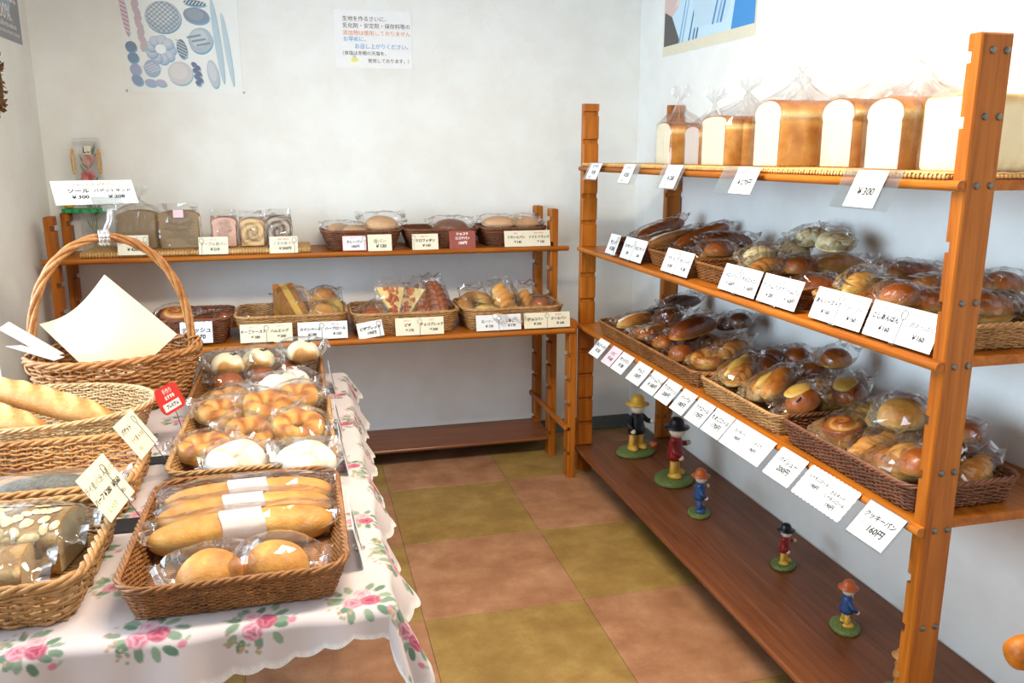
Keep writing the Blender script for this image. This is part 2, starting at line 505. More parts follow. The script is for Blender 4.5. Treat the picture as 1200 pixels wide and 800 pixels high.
floor = struct('floor', MB().box(XB - .1, XR + .1, YF - .1, YB + .1, -.1, -.0015), 'tile_joint')
TS = 0.5555
tile_meshes = [MB().box(0.0007, TS - .0007, 0.0007, TS - .0007, -.006, 0, .0012).mesh('tile', m, False) for m in ('tile_ochre', 'tile_rose')]
for i in range(-6, 2):
    for j in range(-10, 2):
        x, y = 0.880 + i * TS, 3.57 + j * TS
        xl = XL if y + TS > YW + .3 else XB
        x0, x1, y0, y1 = max(x, xl), min(x + TS, XR), max(y, YF), min(y + TS, YB)
        if x1 - x0 < .02 or y1 - y0 < .02: continue
        kind = (i + j) % 2          # the tile left of and in front of the corner (0,0) is ochre
        if x1 - x0 > TS - 1e-6 and y1 - y0 > TS - 1e-6:
            link('tile', tile_meshes[kind], floor, Matrix.Translation((x, y, 0)))
        else:
            me = MB().box(x0 - x + .0007, x1 - x - .0007, y0 - y + .0007, y1 - y - .0007, -.006, 0, .0012).mesh('tile', ('tile_ochre', 'tile_rose')[kind], False)
            link('tile', me, floor, Matrix.Translation((x, y, 0)))
def bb(name, *a): struct(name, MB().box(*a, .003), 'baseboard_grey')
bb('baseboard_back', XL, XR, YB - .008, YB, 0, .078)
bb('baseboard_right', XR - .008, XR, YF, YB - .008, 0, .078)
bb('baseboard_left', XL, XL + .008, YW, YB - .008, 0, .078)

# ceiling fitting that gives the warm light
cf = thing('ceiling_lamp', 'long ceiling lamp fitting hanging over the shop floor', 'lamp', (.45, 1.7, ZC - .06))
MB().box(-.65, .65, -.17, .17, .02, .06, .006).build('housing', 'frame_white', cf, False)

# ------------------------------------------------------------------ wooden racks
def wpart(mb, name, mats, parent, smooth=False):
    """a part given in room coordinates under an unrotated thing"""
    L = np.array(parent.location)
    mb.v = [v - L for v in mb.v]
    return mb.build(name, mats, parent, smooth)
def post(x0, x1, y0, y1, top, side, grooves, gd=.013, gh=.022):
    """upright with grooves cut across one face; side is the axis and sign of the grooved face"""
    ax, sg = side
    t0, t1 = (x0, x1) if ax == 0 else (y0, y1)
    w0, w1 = (y0, y1) if ax == 0 else (x0, x1)
    face, rear = (t1, t0) if sg > 0 else (t0, t1)
    prof = [(rear, 0.0), (face, 0.0)]
    for g in sorted(grooves):
        if g + gh < top - .01:
            prof += [(face, g), (face - sg * gd, g), (face - sg * gd, g + gh), (face, g + gh)]
    prof += [(face, top - .004), (face - sg * .004, top), (rear + sg * .004, top), (rear, top - .004)]
    n = len(prof); b = .003
    V = []
    for w, ins in ((w0, b), (w0 + b, 0), (w1 - b, 0), (w1, b)):
        for t, z in prof:
            tt = t + (-sg * ins if abs(t - face) < 1e-9 else (sg * ins if abs(t - rear) < 1e-9 else 0))
            V.append((tt, w, z) if ax == 0 else (w, tt, z))
    F = []
    for k in range(3):
        for i in range(n):
            j = (i + 1) % n
            F.append((k * n + i, k * n + j, (k + 1) * n + j, (k + 1) * n + i))
    F.append(tuple(range(n))[::-1]); F.append(tuple(range(3 * n, 4 * n)))
    if (ax == 0) == (sg > 0): F = [f[::-1] for f in F]
    F = [f[::-1] for f in F]
    return MB().add(V, F)
def shelf(front, back, a0, a1, na0, na1, top, th, axis):
    """board with a rounded nosing; axis 1: front is an x, boards run along y; axis 0: front is a y, boards run along x"""
    mb = MB(); r = th / 2
    prof = [(front + .018, top)] + [(front + r - r * math.sin(t), top - r + r * math.cos(t)) for t in np.linspace(0, PI, 9)] + [(front + .018, top - th)]
    for poly, b0, b1 in ((prof, na0, na1), ([(front + .016, top - .0004), (front + .016, top - th), (back, top - th), (back, top - .0004)], a0, a1)):
        n = len(poly)
        if axis == 1: V = [(p, b0, z) for p, z in poly] + [(p, b1, z) for p, z in poly]
        else: V = [(b0, p, z) for p, z in poly] + [(b1, p, z) for p, z in poly]
        F = [tuple(range(n)), tuple(range(2 * n - 1, n - 1, -1))] + [(i, n + i, n + (i + 1) % n, (i + 1) % n) for i in range(n)]
        if axis == 1: F = [f[::-1] for f in F]
        mb.add(V, F)
    return mb
def bolt(p, d):
    a = np.array(p); d = np.array(d, float)
    return MB().tube([a - d * .004, a + d * .002, a + d * .0035], [.007, .007, .0045], 10, ref=(0, 0, 1) if abs(d[2]) < .5 else (1, 0, 0))

G = [.132 + .12 * k - .0215 for k in range(14)]
RX0, RX1 = 1.243, 1.315
rr = thing('display_rack', 'tall wooden bread rack with notched posts along the right wall', 'rack', (1.48, 2.49, 0))
for (x0, x1) in ((RX0, RX1), (1.655, 1.727)):
    np_ = wpart(post(x0, x1, 1.353, 1.389, 1.724, (1, 1), G), 'post', 'rack_wood_z', rr)
    if x0 == RX0: near_post = np_
    wpart(post(x0, x1, 3.602, 3.638, 1.724, (1, -1), G), 'post', 'rack_wood_z', rr)
for z in (1.453, 1.092, .732):
    wpart(shelf(1.225, 1.728, 1.377, 3.614, 1.353, 3.616, z, .021, 1), 'shelf', 'rack_wood_y', rr)
wpart(shelf(1.225, 1.728, 1.377, 3.614, 1.353, 3.616, .128, .022, 1), 'bottom_shelf', 'dark_board_y', rr)
for z in (1.692, 1.572, 1.4425, 1.212, 1.0815, .852, .7215, .492):
    for x in (RX0 + .026, RX0 + .058):
        bo = wpart(bolt((x, 1.353, z), (0, -1, 0)), 'bolt', 'bolt_steel', rr, True); bo.parent = near_post

br = thing('display_rack', 'low stepped wooden bread rack with notched posts along the back wall', 'rack', (.08, 3.85, 0))
for sgn, x0, x1 in ((1, -1.04, -1.004), (-1, 1.165, 1.201)):
    for (y0, y1, top) in ((3.519, 3.589, .764), (3.829, 3.899, 1.25), (4.092, 4.162, 1.25)):
        wpart(post(x0, x1, y0, y1, top, (0, sgn), G), 'post', 'rack_wood_z', br)
    xa, xb = (x1 - .004, x1 + .014) if sgn > 0 else (x0 - .014, x0 + .004)
    wpart(MB().box(xa, xb, 3.535, 4.162, .235, .26, .003), 'stretcher', 'rack_wood_y', br)
wpart(shelf(3.812, 4.165, -1.03, 1.19, -1.062, 1.252, 1.073, .024, 0), 'shelf', 'rack_wood_x', br)
wpart(shelf(3.502, 4.165, -1.03, 1.19, -1.062, 1.186, .733, .026, 0), 'shelf', 'rack_wood_x', br)
wpart(shelf(3.836, 4.155, -1.03, 1.19, -1.0, 1.163, .101, .02, 0), 'bottom_shelf', 'dark_board_x', br)

# ------------------------------------------------------------------ basket making
def closed_path(kind, a, b, rc, n):
    """n points spaced evenly along a rounded rectangle (half sizes a, b) or an ellipse, with outward normals"""
    if kind == 'ellipse':
        t = np.linspace(0, 2 * PI, 2000, endpoint=False)
        P = np.stack([a * np.cos(t), b * np.sin(t)], 1); N = np.stack([np.cos(t) / a, np.sin(t) / b], 1)
    else:
        P = []; N = []
        for cx, cy, t0 in ((a - rc, b - rc, 0), (-(a - rc), b - rc, PI / 2), (-(a - rc), -(b - rc), PI), (a - rc, -(b - rc), 1.5 * PI)):
            for t in np.linspace(t0, t0 + PI / 2, 60):
                P.append((cx + rc * math.cos(t), cy + rc * math.sin(t))); N.append((math.cos(t), math.sin(t)))
        P = np.array(P); N = np.array(N)
        Q = np.roll(P, -1, 0); M = np.roll(N, -1, 0)
        k = 40; w = np.linspace(0, 1, k, endpoint=False)[None, :, None]
        P = (P[:, None] * (1 - w) + Q[:, None] * w).reshape(-1, 2); N = (N[:, None] * (1 - w) + M[:, None] * w).reshape(-1, 2)
    N /= np.linalg.norm(N, axis=1)[:, None]
    d = np.linalg.norm(np.roll(P, -1, 0) - P, axis=1); s = np.concatenate([[0], np.cumsum(d)]); L = s[-1]
    u = np.linspace(0, L, n, endpoint=False)
    Pc = np.concatenate([P, P[:1]]); Nc = np.concatenate([N, N[:1]])
    X = np.stack([np.interp(u, s, Pc[:, 0]), np.interp(u, s, Pc[:, 1])], 1)
    M = np.stack([np.interp(u, s, Nc[:, 0]), np.interp(u, s, Nc[:, 1])], 1)
    M /= np.linalg.norm(M, axis=1)[:, None]
    return X, M, L

BASKET_CACHE = {}
def basket_meshes(kind, a, b, h, flare, rc, pitch, rr, mat, rimmat, rimr, spp, sides, rough):
    key = (kind, a, b, h, flare, rc, pitch, rr, mat, rimmat, rimr, spp, sides, rough)
    if key in BASKET_CACHE: return BASKET_CACHE[key]
    rs = np.random.RandomState(int(1000 * (a + b + h)) % 9999)
    X0, N0, L = closed_path(kind, a, b, rc, 400)
    ns = int(round(L / pitch / 2)) * 2 + 1
    n = ns * spp
    X, N, L = closed_path(kind, a, b, rc, n)
    out = []
    rows = max(3, int(h / (rr * 1.75)))
    side = MB(); i = np.arange(n)
    amp = rr * 1.25
    for j in range(rows):
        t = (j + .5) / rows
        off = flare * t + amp * np.cos(PI * (i / spp + j))
        zj = rr + t * (h - rr) + rough * rr * np.sin(i * 2 * PI / n * rs.randint(3, 9) + rs.uniform(0, 6)) + rough * rr * .4 * rs.normal(size=n)
        P = np.concatenate([X + N * off[:, None], zj[:, None]], 1)
        side.tube(P, rr * (1 + .18 * rough * rs.normal()), sides, True)
    out.append(('woven_side', side.mesh('woven_side', mat)))
    st = MB()
    for k in range(ns):
        q = k * spp
        st.tube([(X[q, 0], X[q, 1], 0), (X[q, 0] + N[q, 0] * flare, X[q, 1] + N[q, 1] * flare, h)], rr * .85, 4, ref=(N[q, 0], N[q, 1], 0), cap=False)
    out.append(('stakes', st.mesh('stakes', mat)))
    # rim: three strands twisted about each other
    rim = MB(); nr = max(90, int(L / (rimr * 1.1)))
    Xr, Nr, Lr = closed_path(kind, a, b, rc, nr); twists = max(8, int(Lr / (rimr * 9)))
    for k in range(3):
        ph = np.arange(nr) * 2 * PI * twists / nr + k * 2 * PI / 3
        off = flare + rimr * .62 * np.cos(ph); z = h + rimr * .35 + rimr * .62 * np.sin(ph)
        rim.tube(np.concatenate([Xr + Nr * off[:, None], z[:, None]], 1), rimr * .62, 5, True)
    out.append(('rim', rim.mesh('rim', rimmat)))
    # woven base: rows of strands over flat ribs
    base = MB(); br_ = max(rr, .0024)
    y = -b + br_
    j = 0
    while y < b - br_ * .5:
        if kind == 'ellipse': xa = a * math.sqrt(max(0, 1 - (y / b) ** 2))
        else:
            e = max(0, abs(y) - (b - rc)); xa = a - rc + math.sqrt(max(0, rc * rc - e * e))
        if xa > .015:
            m = max(4, int(2 * xa / .022)); xs = np.linspace(-xa, xa, m)
            base.tube(np.stack([xs, np.full(m, y), br_ * 1.2 + br_ * .5 * np.cos(PI * (np.arange(m) + j))], 1), br_, 4, cap=False)
        y += br_ * 1.9; j += 1
    if kind == 'ellipse':
        base.lathe([(.02, .0004), (1.0, .0004), (1.0, .0014), (.02, .0014)], 40, sx=a * .99, sy=b * .99)
    else: base.box(-a + .004, a - .004, -b + .004, b - .004, .0004, .0014)
    out.append(('base', base.mesh('base', mat)))
    BASKET_CACHE[key] = out
    return out
def basket(name, label, loc, rz, kind, a, b, h, flare=.02, rc=.03, pitch=.016, rr=.0024, mat='wicker_brown', rimmat=None, rimr=.006, spp=2, sides=4, rough=.4, group=None):
    t = thing(name, label, 'basket', loc, rz, group)
    for nm, me in basket_meshes(kind, a, b, h, flare, rc, pitch, rr, mat, rimmat or mat, rimr, spp, sides, rough):
        link(nm, me, t)
    return t

# ------------------------------------------------------------------ bread shapes (base on z = 0, long axis on x)
def blob(rx, ry, rz, nu=28, nv=15, flat=.3, seed=0, amp=.03, freq=45, sq=1.0, bake=None, disp=None, pale=.32):
    th = np.arange(nu) * 2 * PI / nu; ph = np.linspace(-PI / 2, PI / 2, nv)
    TH, PH = np.meshgrid(th, ph)
    cx = np.sign(np.cos(TH)) * np.abs(np.cos(TH)) ** sq; sy = np.sign(np.sin(TH)) * np.abs(np.sin(TH)) ** sq
    cp = np.abs(np.cos(PH)) ** .85
    U = np.stack([cp * cx, cp * sy, np.sin(PH)], -1).reshape(-1, 3)
    z = np.where(U[:, 2] > 0, U[:, 2], U[:, 2] * flat)
    P = np.stack([rx * U[:, 0], ry * U[:, 1], rz * z], 1)
    nz = snoise(P, seed, freq)
    P *= (1 + amp * nz)[:, None]
    hh = U[:, 2]
    bk = sstep(-.35, .75, hh) * .62 + .12 + .12 * nz
    bk = np.where(np.abs(hh) < .14, bk - pale * .4, bk)
    bk = np.where(hh < -.4, .45, bk)
    if bake is not None: bk = bake(P, U, bk)
    if disp is not None: P = disp(P, U)
    P[:, 2] += rz * flat
    P[:, 2] = np.maximum(P[:, 2], 0)
    F = []
    for i in range(nv - 1):
        for j in range(nu):
            F.append((i * nu + j, i * nu + (j + 1) % nu, (i + 1) * nu + (j + 1) % nu, (i + 1) * nu + j))
    return MB().add(P, F, np.clip(bk, 0, 1))
def ring(Ro, r, h, seed=0, lumps=5, nu=40, nv=12, base=.45):
    u = np.arange(nu) * 2 * PI / nu; v = np.arange(nv) * 2 * PI / nv
    Um, Vm = np.meshgrid(u, v, indexing='ij')
    rs = np.random.RandomState(seed); p0 = rs.uniform(0, 6)
    rr_ = r * (1 + .13 * np.cos(lumps * Um + p0) + .07 * np.sin(2 * Um + p0))
    x = (Ro + rr_ * np.cos(Vm)) * np.cos(Um); y = (Ro + rr_ * np.cos(Vm)) * np.sin(Um); z = h * (np.sin(Vm) * (1 + .1 * np.cos(lumps * Um + p0)))
    bk = base + .38 * np.sin(Vm) + .2 * np.cos(lumps * Um + p0 + 1.2)
    P = np.stack([x, y, z], -1).reshape(-1, 3); P[:, 2] = np.maximum(P[:, 2], -h * .75) + h * .75
    F = []
    for i in range(nu):
        for j in range(nv):
            F.append((i * nv + j, ((i + 1) % nu) * nv + j, ((i + 1) % nu) * nv + (j + 1) % nv, i * nv + (j + 1) % nv))
    return MB().add(P, F, np.clip(bk.reshape(-1), 0, 1))
def stick(L, r, cuts=4, seed=0, nu=72, nv=18, flat=.62, bend=0.0, depth=.12, pale=.55):
    """baguette: a tapering roll with slanting slashes"""
    t = np.linspace(0, 1, nu); x = (t - .5) * L
    e = np.abs(2 * t - 1)
    rad = r * np.sqrt(np.clip(1 - e ** 6, 0, 1)) * (1 - .25 * e ** 2)
    v = np.arange(nv) * 2 * PI / nv
    T, Vv = np.meshgrid(t, v, indexing='ij')
    Rr = rad[:, None] * np.ones_like(Vv)
    s = np.zeros_like(T)
    for k in range(cuts):
        c = (k + .5) / cuts * .84 + .08
        ang = (Vv - PI / 2 + PI) % (2 * PI) - PI
        d = (T - c) * L / (r * 1.0) - ang * 1.15
        m = np.exp(-(d / .62) ** 2) * np.exp(-(ang / .85) ** 2)
        s = np.maximum(s, m)
    P = np.stack([np.repeat(x[:, None], nv, 1), Rr * np.cos(Vv) * 1.12, Rr * np.sin(Vv) * (1 + depth * (s - .5))], -1).reshape(-1, 3)
    nz = snoise(P, seed, 60); P[:, 1:] *= (1 + .03 * nz)[:, None]
    P[:, 1] += bend * (4 * (t - .5) ** 2).repeat(nv)
    bk = .62 + .2 * np.sin(Vv).reshape(-1) + .12 * nz - pale * s.reshape(-1)
    P[:, 2] = np.maximum(P[:, 2], -r * flat); P[:, 2] += r * flat
    F = []
    for i in range(nu - 1):
        for j in range(nv):
            F.append((i * nv + j, i * nv + (j + 1) % nv, (i + 1) * nv + (j + 1) % nv, (i + 1) * nv + j))
    F.append(tuple(range(nv))[::-1]); F.append(tuple(range((nu - 1) * nv, nu * nv)))
    return MB().add(P, [f[::-1] for f in F], np.clip(bk, 0, 1))
def loaf(L, w, h, dome=.03, slices=0, seed=0, square=False, faces=0.0):
    """tin loaf: cut faces at both x ends (slot 1), crust round it (slot 0)"""
    prof = []
    if square:
        q = .012
        for cx, cz, t0 in ((w / 2 - q, h - q, 0), (-w / 2 + q, h - q, 90), (-w / 2 + q, q, 180), (w / 2 - q, q, 270)):
            for t in np.linspace(t0, t0 + 90, 5): prof.append((cx + q * math.cos(R(t)), cz + q * math.sin(R(t))))
    else:
        zs = h - dome
        prof += [(w / 2 * .96, .0), (w / 2 * .97, zs * .5), (w / 2 * .985, zs * .86), (w / 2 * .95, zs * .93), (w / 2 * 1.05, zs + .004)]
        for t in np.linspace(8, 172, 15): prof.append((w / 2 * 1.05 * math.cos(R(t)), zs + dome * math.sin(R(t)) ** .7))
        prof += [(-w / 2 * 1.05, zs + .004), (-w / 2 * .95, zs * .93), (-w / 2 * .985, zs * .86), (-w / 2 * .97, zs * .5), (-w / 2 * .96, .0)]
        prof += [(-w / 4, 0), (0, 0), (w / 4, 0)]
    fine = []
    for i in range(len(prof)):
        a_, b_ = np.array(prof[i]), np.array(prof[(i + 1) % len(prof)]); k_ = max(1, int(np.linalg.norm(b_ - a_) / .007))
        fine += [tuple(a_ + (b_ - a_) * q / k_) for q in range(k_)]
    prof = np.array(fine); n = len(prof); c = np.array([0, h * .5])
    xs = [0.0]; sc = [.985]
    if slices:
        for k in range(slices):
            x0, x1 = L * k / slices, L * (k + 1) / slices
            xs += [x0 + .0022, (x0 + x1) / 2, x1 - .0022, x1]; sc += [1.0, 1.0, 1.0, .972]
    else:
        for t in np.linspace(.01, .99, max(8, int(L / .008))): xs.append(L * t); sc.append(1.0)
        xs.append(L); sc.append(.985)
    V = []; B = []
    for x, s in zip(xs, sc):
        q = (prof - c) * s + c
        P = np.stack([np.full(n, x), q[:, 0], q[:, 1]], 1)
        nz = snoise(P, seed, 40)
        P[:, 1:] += (P[:, 1:] - np.array([0, h / 2])) * (.016 * nz + .007 * snoise(P, seed + 4, 150))[:, None]
        P[:, 2] = np.maximum(P[:, 2], 0)
        V.append(P); zt = q[:, 1] / h
        n2 = snoise(P, seed + 9, 130)
        B.append(np.clip(.46 + .16 * nz + .14 * n2 + .38 * sstep(.78, .95, zt) - .42 * np.exp(-((zt - .77 - .03 * nz) / .06) ** 2) * (0 if square else 1) + .25 * (s < .99), 0, 1))
    m = len(xs); F = []
    for i in range(m - 1):
        for j in range(n):
            F.append((i * n + j, (i + 1) * n + j, (i + 1) * n + (j + 1) % n, i * n + (j + 1) % n))
    mb = MB().add(np.concatenate(V), [f[::-1] for f in F], np.concatenate(B))
    for x, fl in ((0, 1), (L, 0)):
        q = (prof - c) * .955 + c; q0 = (prof - c) * .985 + c
        xo = x + (-.0006 if fl else .0006)
        rings = [q0] + [(prof - c) * k + c for k in (.955, .8, .6, .4, .2, .03)]
        P = np.concatenate([np.stack([np.full(n, x if i == 0 else xo), r_[:, 0], np.maximum(r_[:, 1], 0)], 1) for i, r_ in enumerate(rings)])
        ang = np.concatenate([np.arctan2(r_[:, 1] - c[1], r_[:, 0] - c[0]) for r_ in rings]); rad = np.concatenate([np.linalg.norm(r_ - c, axis=1) for r_ in rings])
        bk = .5 + faces * .5 * np.sin(rad / (w * .5) * 11 + ang * 2)
        Fc = []
        for i in range(len(rings) - 1):
            for j in range(n):
                f = (i * n + j, i * n + (j + 1) % n, (i + 1) * n + (j + 1) % n, (i + 1) * n + j)
                Fc.append(f[::-1] if fl else f)
        Fc.append(tuple((len(rings) - 1) * n + j for j in range(n))[::-1 if fl else 1])
        mb.add(P, Fc[:n], .75, None, 0)
        mb.add(P, Fc[n:], np.clip(bk, 0, 1), None, 1)
    return mb
def spiral_bun(r, h, seed=0):
    def dsp(P, U):
        a = np.arctan2(P[:, 1], P[:, 0]); d = np.hypot(P[:, 0], P[:, 1]) / r
        s = np.cos(2 * PI * d * 2.0 - a)
        P = P.copy(); P[:, 2] += np.where(U[:, 2] > .1, h * .14 * s * (1 - d * .3), 0); return P
    def bk(P, U, b):
        a = np.arctan2(P[:, 1], P[:, 0]); d = np.hypot(P[:, 0], P[:, 1]) / r
        return np.where(U[:, 2] > .1, .42 + .38 * np.cos(2 * PI * d * 2.0 - a), .35)
    return blob(r, r, h, 44, 25, .3, seed, .02, 40, 1.0, bk, dsp)
def melon_bun(r, h, seed=0, n=4.6):
    def g(P):
        u = (P[:, 0] + P[:, 1]) / r; v = (P[:, 0] - P[:, 1]) / r
        return np.maximum(np.exp(-(np.sin(u * n) / .3) ** 2), np.exp(-(np.sin(v * n) / .3) ** 2))
    def dsp(P, U):
        P = P.copy(); P *= (1 - .085 * g(P) * (U[:, 2] > -.1))[:, None]; return P
    def bk(P, U, b): return np.where(U[:, 2] > -.1, .78 - .72 * g(P), .95)
    return blob(r, r, h, 60, 30, .3, seed, .015, 40, 1.0, bk, dsp)
def knot(Lx, Ry, h, lobes=4, seed=0, tone=0.0):
    """row of overlapping lobes, as in a twisted or braided roll"""
    mb = MB(); rs = np.random.RandomState(seed)
    for k in range(lobes):
        x = (k - (lobes - 1) / 2) * Lx / lobes
        s = 1 - .25 * abs(2 * k / max(1, lobes - 1) - 1)
        b = blob(Lx / lobes * .78, Ry * s, h * s * .77, 20, 12, .3, seed + k, .03, 50, 1.0, lambda P, U, q: q + tone)
        mb.join(b, Matrix.Translation((x, 0, 0)) @ Matrix.Rotation(R(22 + 8 * rs.normal()), 4, 'Z'))
    return mb
def braid(L, w, h, seed=0):
    """plaited loaf: herringbone ridges over a long domed body"""
    def g(P): return np.cos(P[:, 0] / L * 2 * PI * 8 - np.abs(P[:, 1]) / w * 9)
    def dsp(P, U):
        P = P.copy(); m = U[:, 2] > -.2
        P[:, 2] += np.where(m, h * .1 * g(P) - h * .16 * np.exp(-(P[:, 1] / (w * .05)) ** 2), 0); P[:, 1] *= np.where(m, 1 + .05 * g(P), 1); return P
    def bk(P, U, b): return np.where(U[:, 2] > -.2, .72 + .24 * g(P) - .1 * np.exp(-(P[:, 1] / (w * .06)) ** 2), .5)
    return blob(L / 2, w / 2, h * .77, 72, 31, .3, seed, .015, 30, .8, bk, dsp)
def split_roll(rx, ry, h, seed=0):
    def dsp(P, U):
        P = P.copy(); P[:, 2] -= np.where(U[:, 2] > 0, h * .35 * np.exp(-(P[:, 1] / (ry * .22)) ** 2) * np.clip(1 - (P[:, 0] / rx) ** 4, 0, 1), 0); return P
    def bk(P, U, b): return b - .5 * np.exp(-(P[:, 1] / (ry * .22)) ** 2) * (U[:, 2] > .2)
    return blob(rx, ry, h, 32, 21, .3, seed, .03, 40, .9, bk, dsp)
def wedge(L, w, th, slices):
    """triangular sandwich standing on its long side: layers across y"""
    mb = MB()
    for (y0, y1, mi) in slices:
        V = []
        for y in (y0, y1): V += [(-L / 2, y, 0), (L / 2, y, 0), (-L / 2, y, w)]
        mb.add(V, [(0, 1, 2), (5, 4, 3), (0, 3, 4, 1), (1, 4, 5, 2), (2, 5, 3, 0)], .68, None, mi)
    return mb

# ------------------------------------------------------------------ plastic film
def pillow(L, W, H, fin=.025, seed=0, nu=15, nv=16, neck=.85):
    """heat-sealed bag along x: flat fins at both ends, round in the middle"""
    rs = np.random.RandomState(seed)
    hx = L / 2
    xs = np.concatenate([[-hx - fin, -hx - fin * .5, -hx - fin * .1], np.linspace(-hx, hx, nu), [hx + fin * .1, hx + fin * .5, hx + fin]])
    e = np.clip(1 - np.abs(xs / (hx * 1.04)) ** 2.6, 0, 1)
    hgt = H * .5 * (e ** .55) + .0012
    wid = W * .5 * (neck + (1 - neck) * e)
    v = np.arange(nv) * 2 * PI / nv
    ca, sa = np.cos(v), np.sin(v)
    ca = np.sign(ca) * np.abs(ca) ** .8; sa = np.sign(sa) * np.abs(sa) ** .8
    P = np.stack([np.repeat(xs[:, None], nv, 1), wid[:, None] * ca, hgt[:, None] * sa], -1)
    Q = P.reshape(-1, 3)
    edge = np.repeat(1 - e ** .5, nv)
    Q = Q.copy(); m_ = len(Q)
    jit = rs.normal(size=(m_, 3))
    wr = snoise(Q, seed, 70)
    Q[:, 0] += jit[:, 0] * .0022 * (1 - edge)
    Q[:, 2] += wr * .004 + jit[:, 2] * (.0009 + .0015 * edge) + edge * .012 * np.sin(Q[:, 1] / W * 14 + seed) + edge * rs.uniform(-.008, .016)
    Q[:, 1] *= 1 + .05 * wr
    Q[:, 1] += jit[:, 1] * .0010
    Q[:, 2] += H * .5
    Q[:, 2] = np.maximum(Q[:, 2], .0006)
    F = []
    n = len(xs)
    for i in range(n - 1):
        for j in range(nv):
            F.append((i * nv + j, (i + 1) * nv + j, (i + 1) * nv + (j + 1) % nv, i * nv + (j + 1) % nv))
    T3 = []
    for k, f in enumerate(F):
        f = f[::-1]
        T3 += [(f[0], f[1], f[2]), (f[0], f[2], f[3])] if k % 2 else [(f[0], f[1], f[3]), (f[1], f[2], f[3])]
    return MB().add(Q, T3)
def tied_bag(L, w, h, tie=.075, seed=0, nv=44, frill=.035):
    """bag round a loaf (x from 0 to L, y centred), gathered above it and tied, with a ruffled top"""
    rs = np.random.RandomState(seed)
    cx = L / 2; g = .006
    lv = [(0.0006, 0, 1.0), (h * .25, 0, 1.0), (h * .5, 0, 1.0), (h * .8, 0, 1.0), (h * .98, .05, 1.0), (h + .008, .2, 1.0), (h + .02, .42, 1.0), (h + tie * .5, .72, 1.0), (h + tie * .8, .92, 1.0), (h + tie, 1.0, .75),
          (h + tie + .006, 1.0, .75), (h + tie + .015, .97, 1.5), (h + tie + .03, .9, 2.6), (h + tie + .05, .88, 3.2)]
    v = np.arange(nv) * 2 * PI / nv
    V = []
    sx, sy = rs.uniform(-.012, .012, 2)
    for z, k, q in lv:
        c_, s_ = np.cos(v), np.sin(v)
        m = np.maximum(np.abs(c_) / (L / 2 + g), np.abs(s_) / (w / 2 * 1.06 + g))
        bx, by = c_ / m, s_ / m
        rn = .008 * q
        if q > 1.2: rn = rn * (1 + .45 * np.sin(9 * v + seed) + .25 * np.sin(17 * v))
        x = bx * (1 - k) + rn * c_ * k; y = by * (1 - k) + rn * s_ * k
        pl = 1 + .10 * min(1, k * 1.6) * np.sin(12 * v + seed + z * 30)
        zz = z + (.008 * np.sin(5 * v + seed) + .006 * np.sin(13 * v) if q > 2 else 0) + (.005 * np.sin(7 * v + seed) * (1 if .1 < k < .8 else 0))
        V.append(np.stack([cx + x * pl + sx * k, y * pl + sy * k, zz * np.ones(nv)], 1))
    P = np.concatenate(V)
    wr = snoise(P, seed, 120); jj = rs.normal(size=P.shape) * .0012; P[:, :2] += jj[:, :2]; P[:, 0] += .002 * wr; P[:, 1] += .0025 * snoise(P, seed + 3, 140)
    F = []
    for i in range(len(lv) - 1):
        for j in range(nv): F.append((i * nv + j, i * nv + (j + 1) % nv, (i + 1) * nv + (j + 1) % nv, (i + 1) * nv + j))
    return MB().add(P, F)

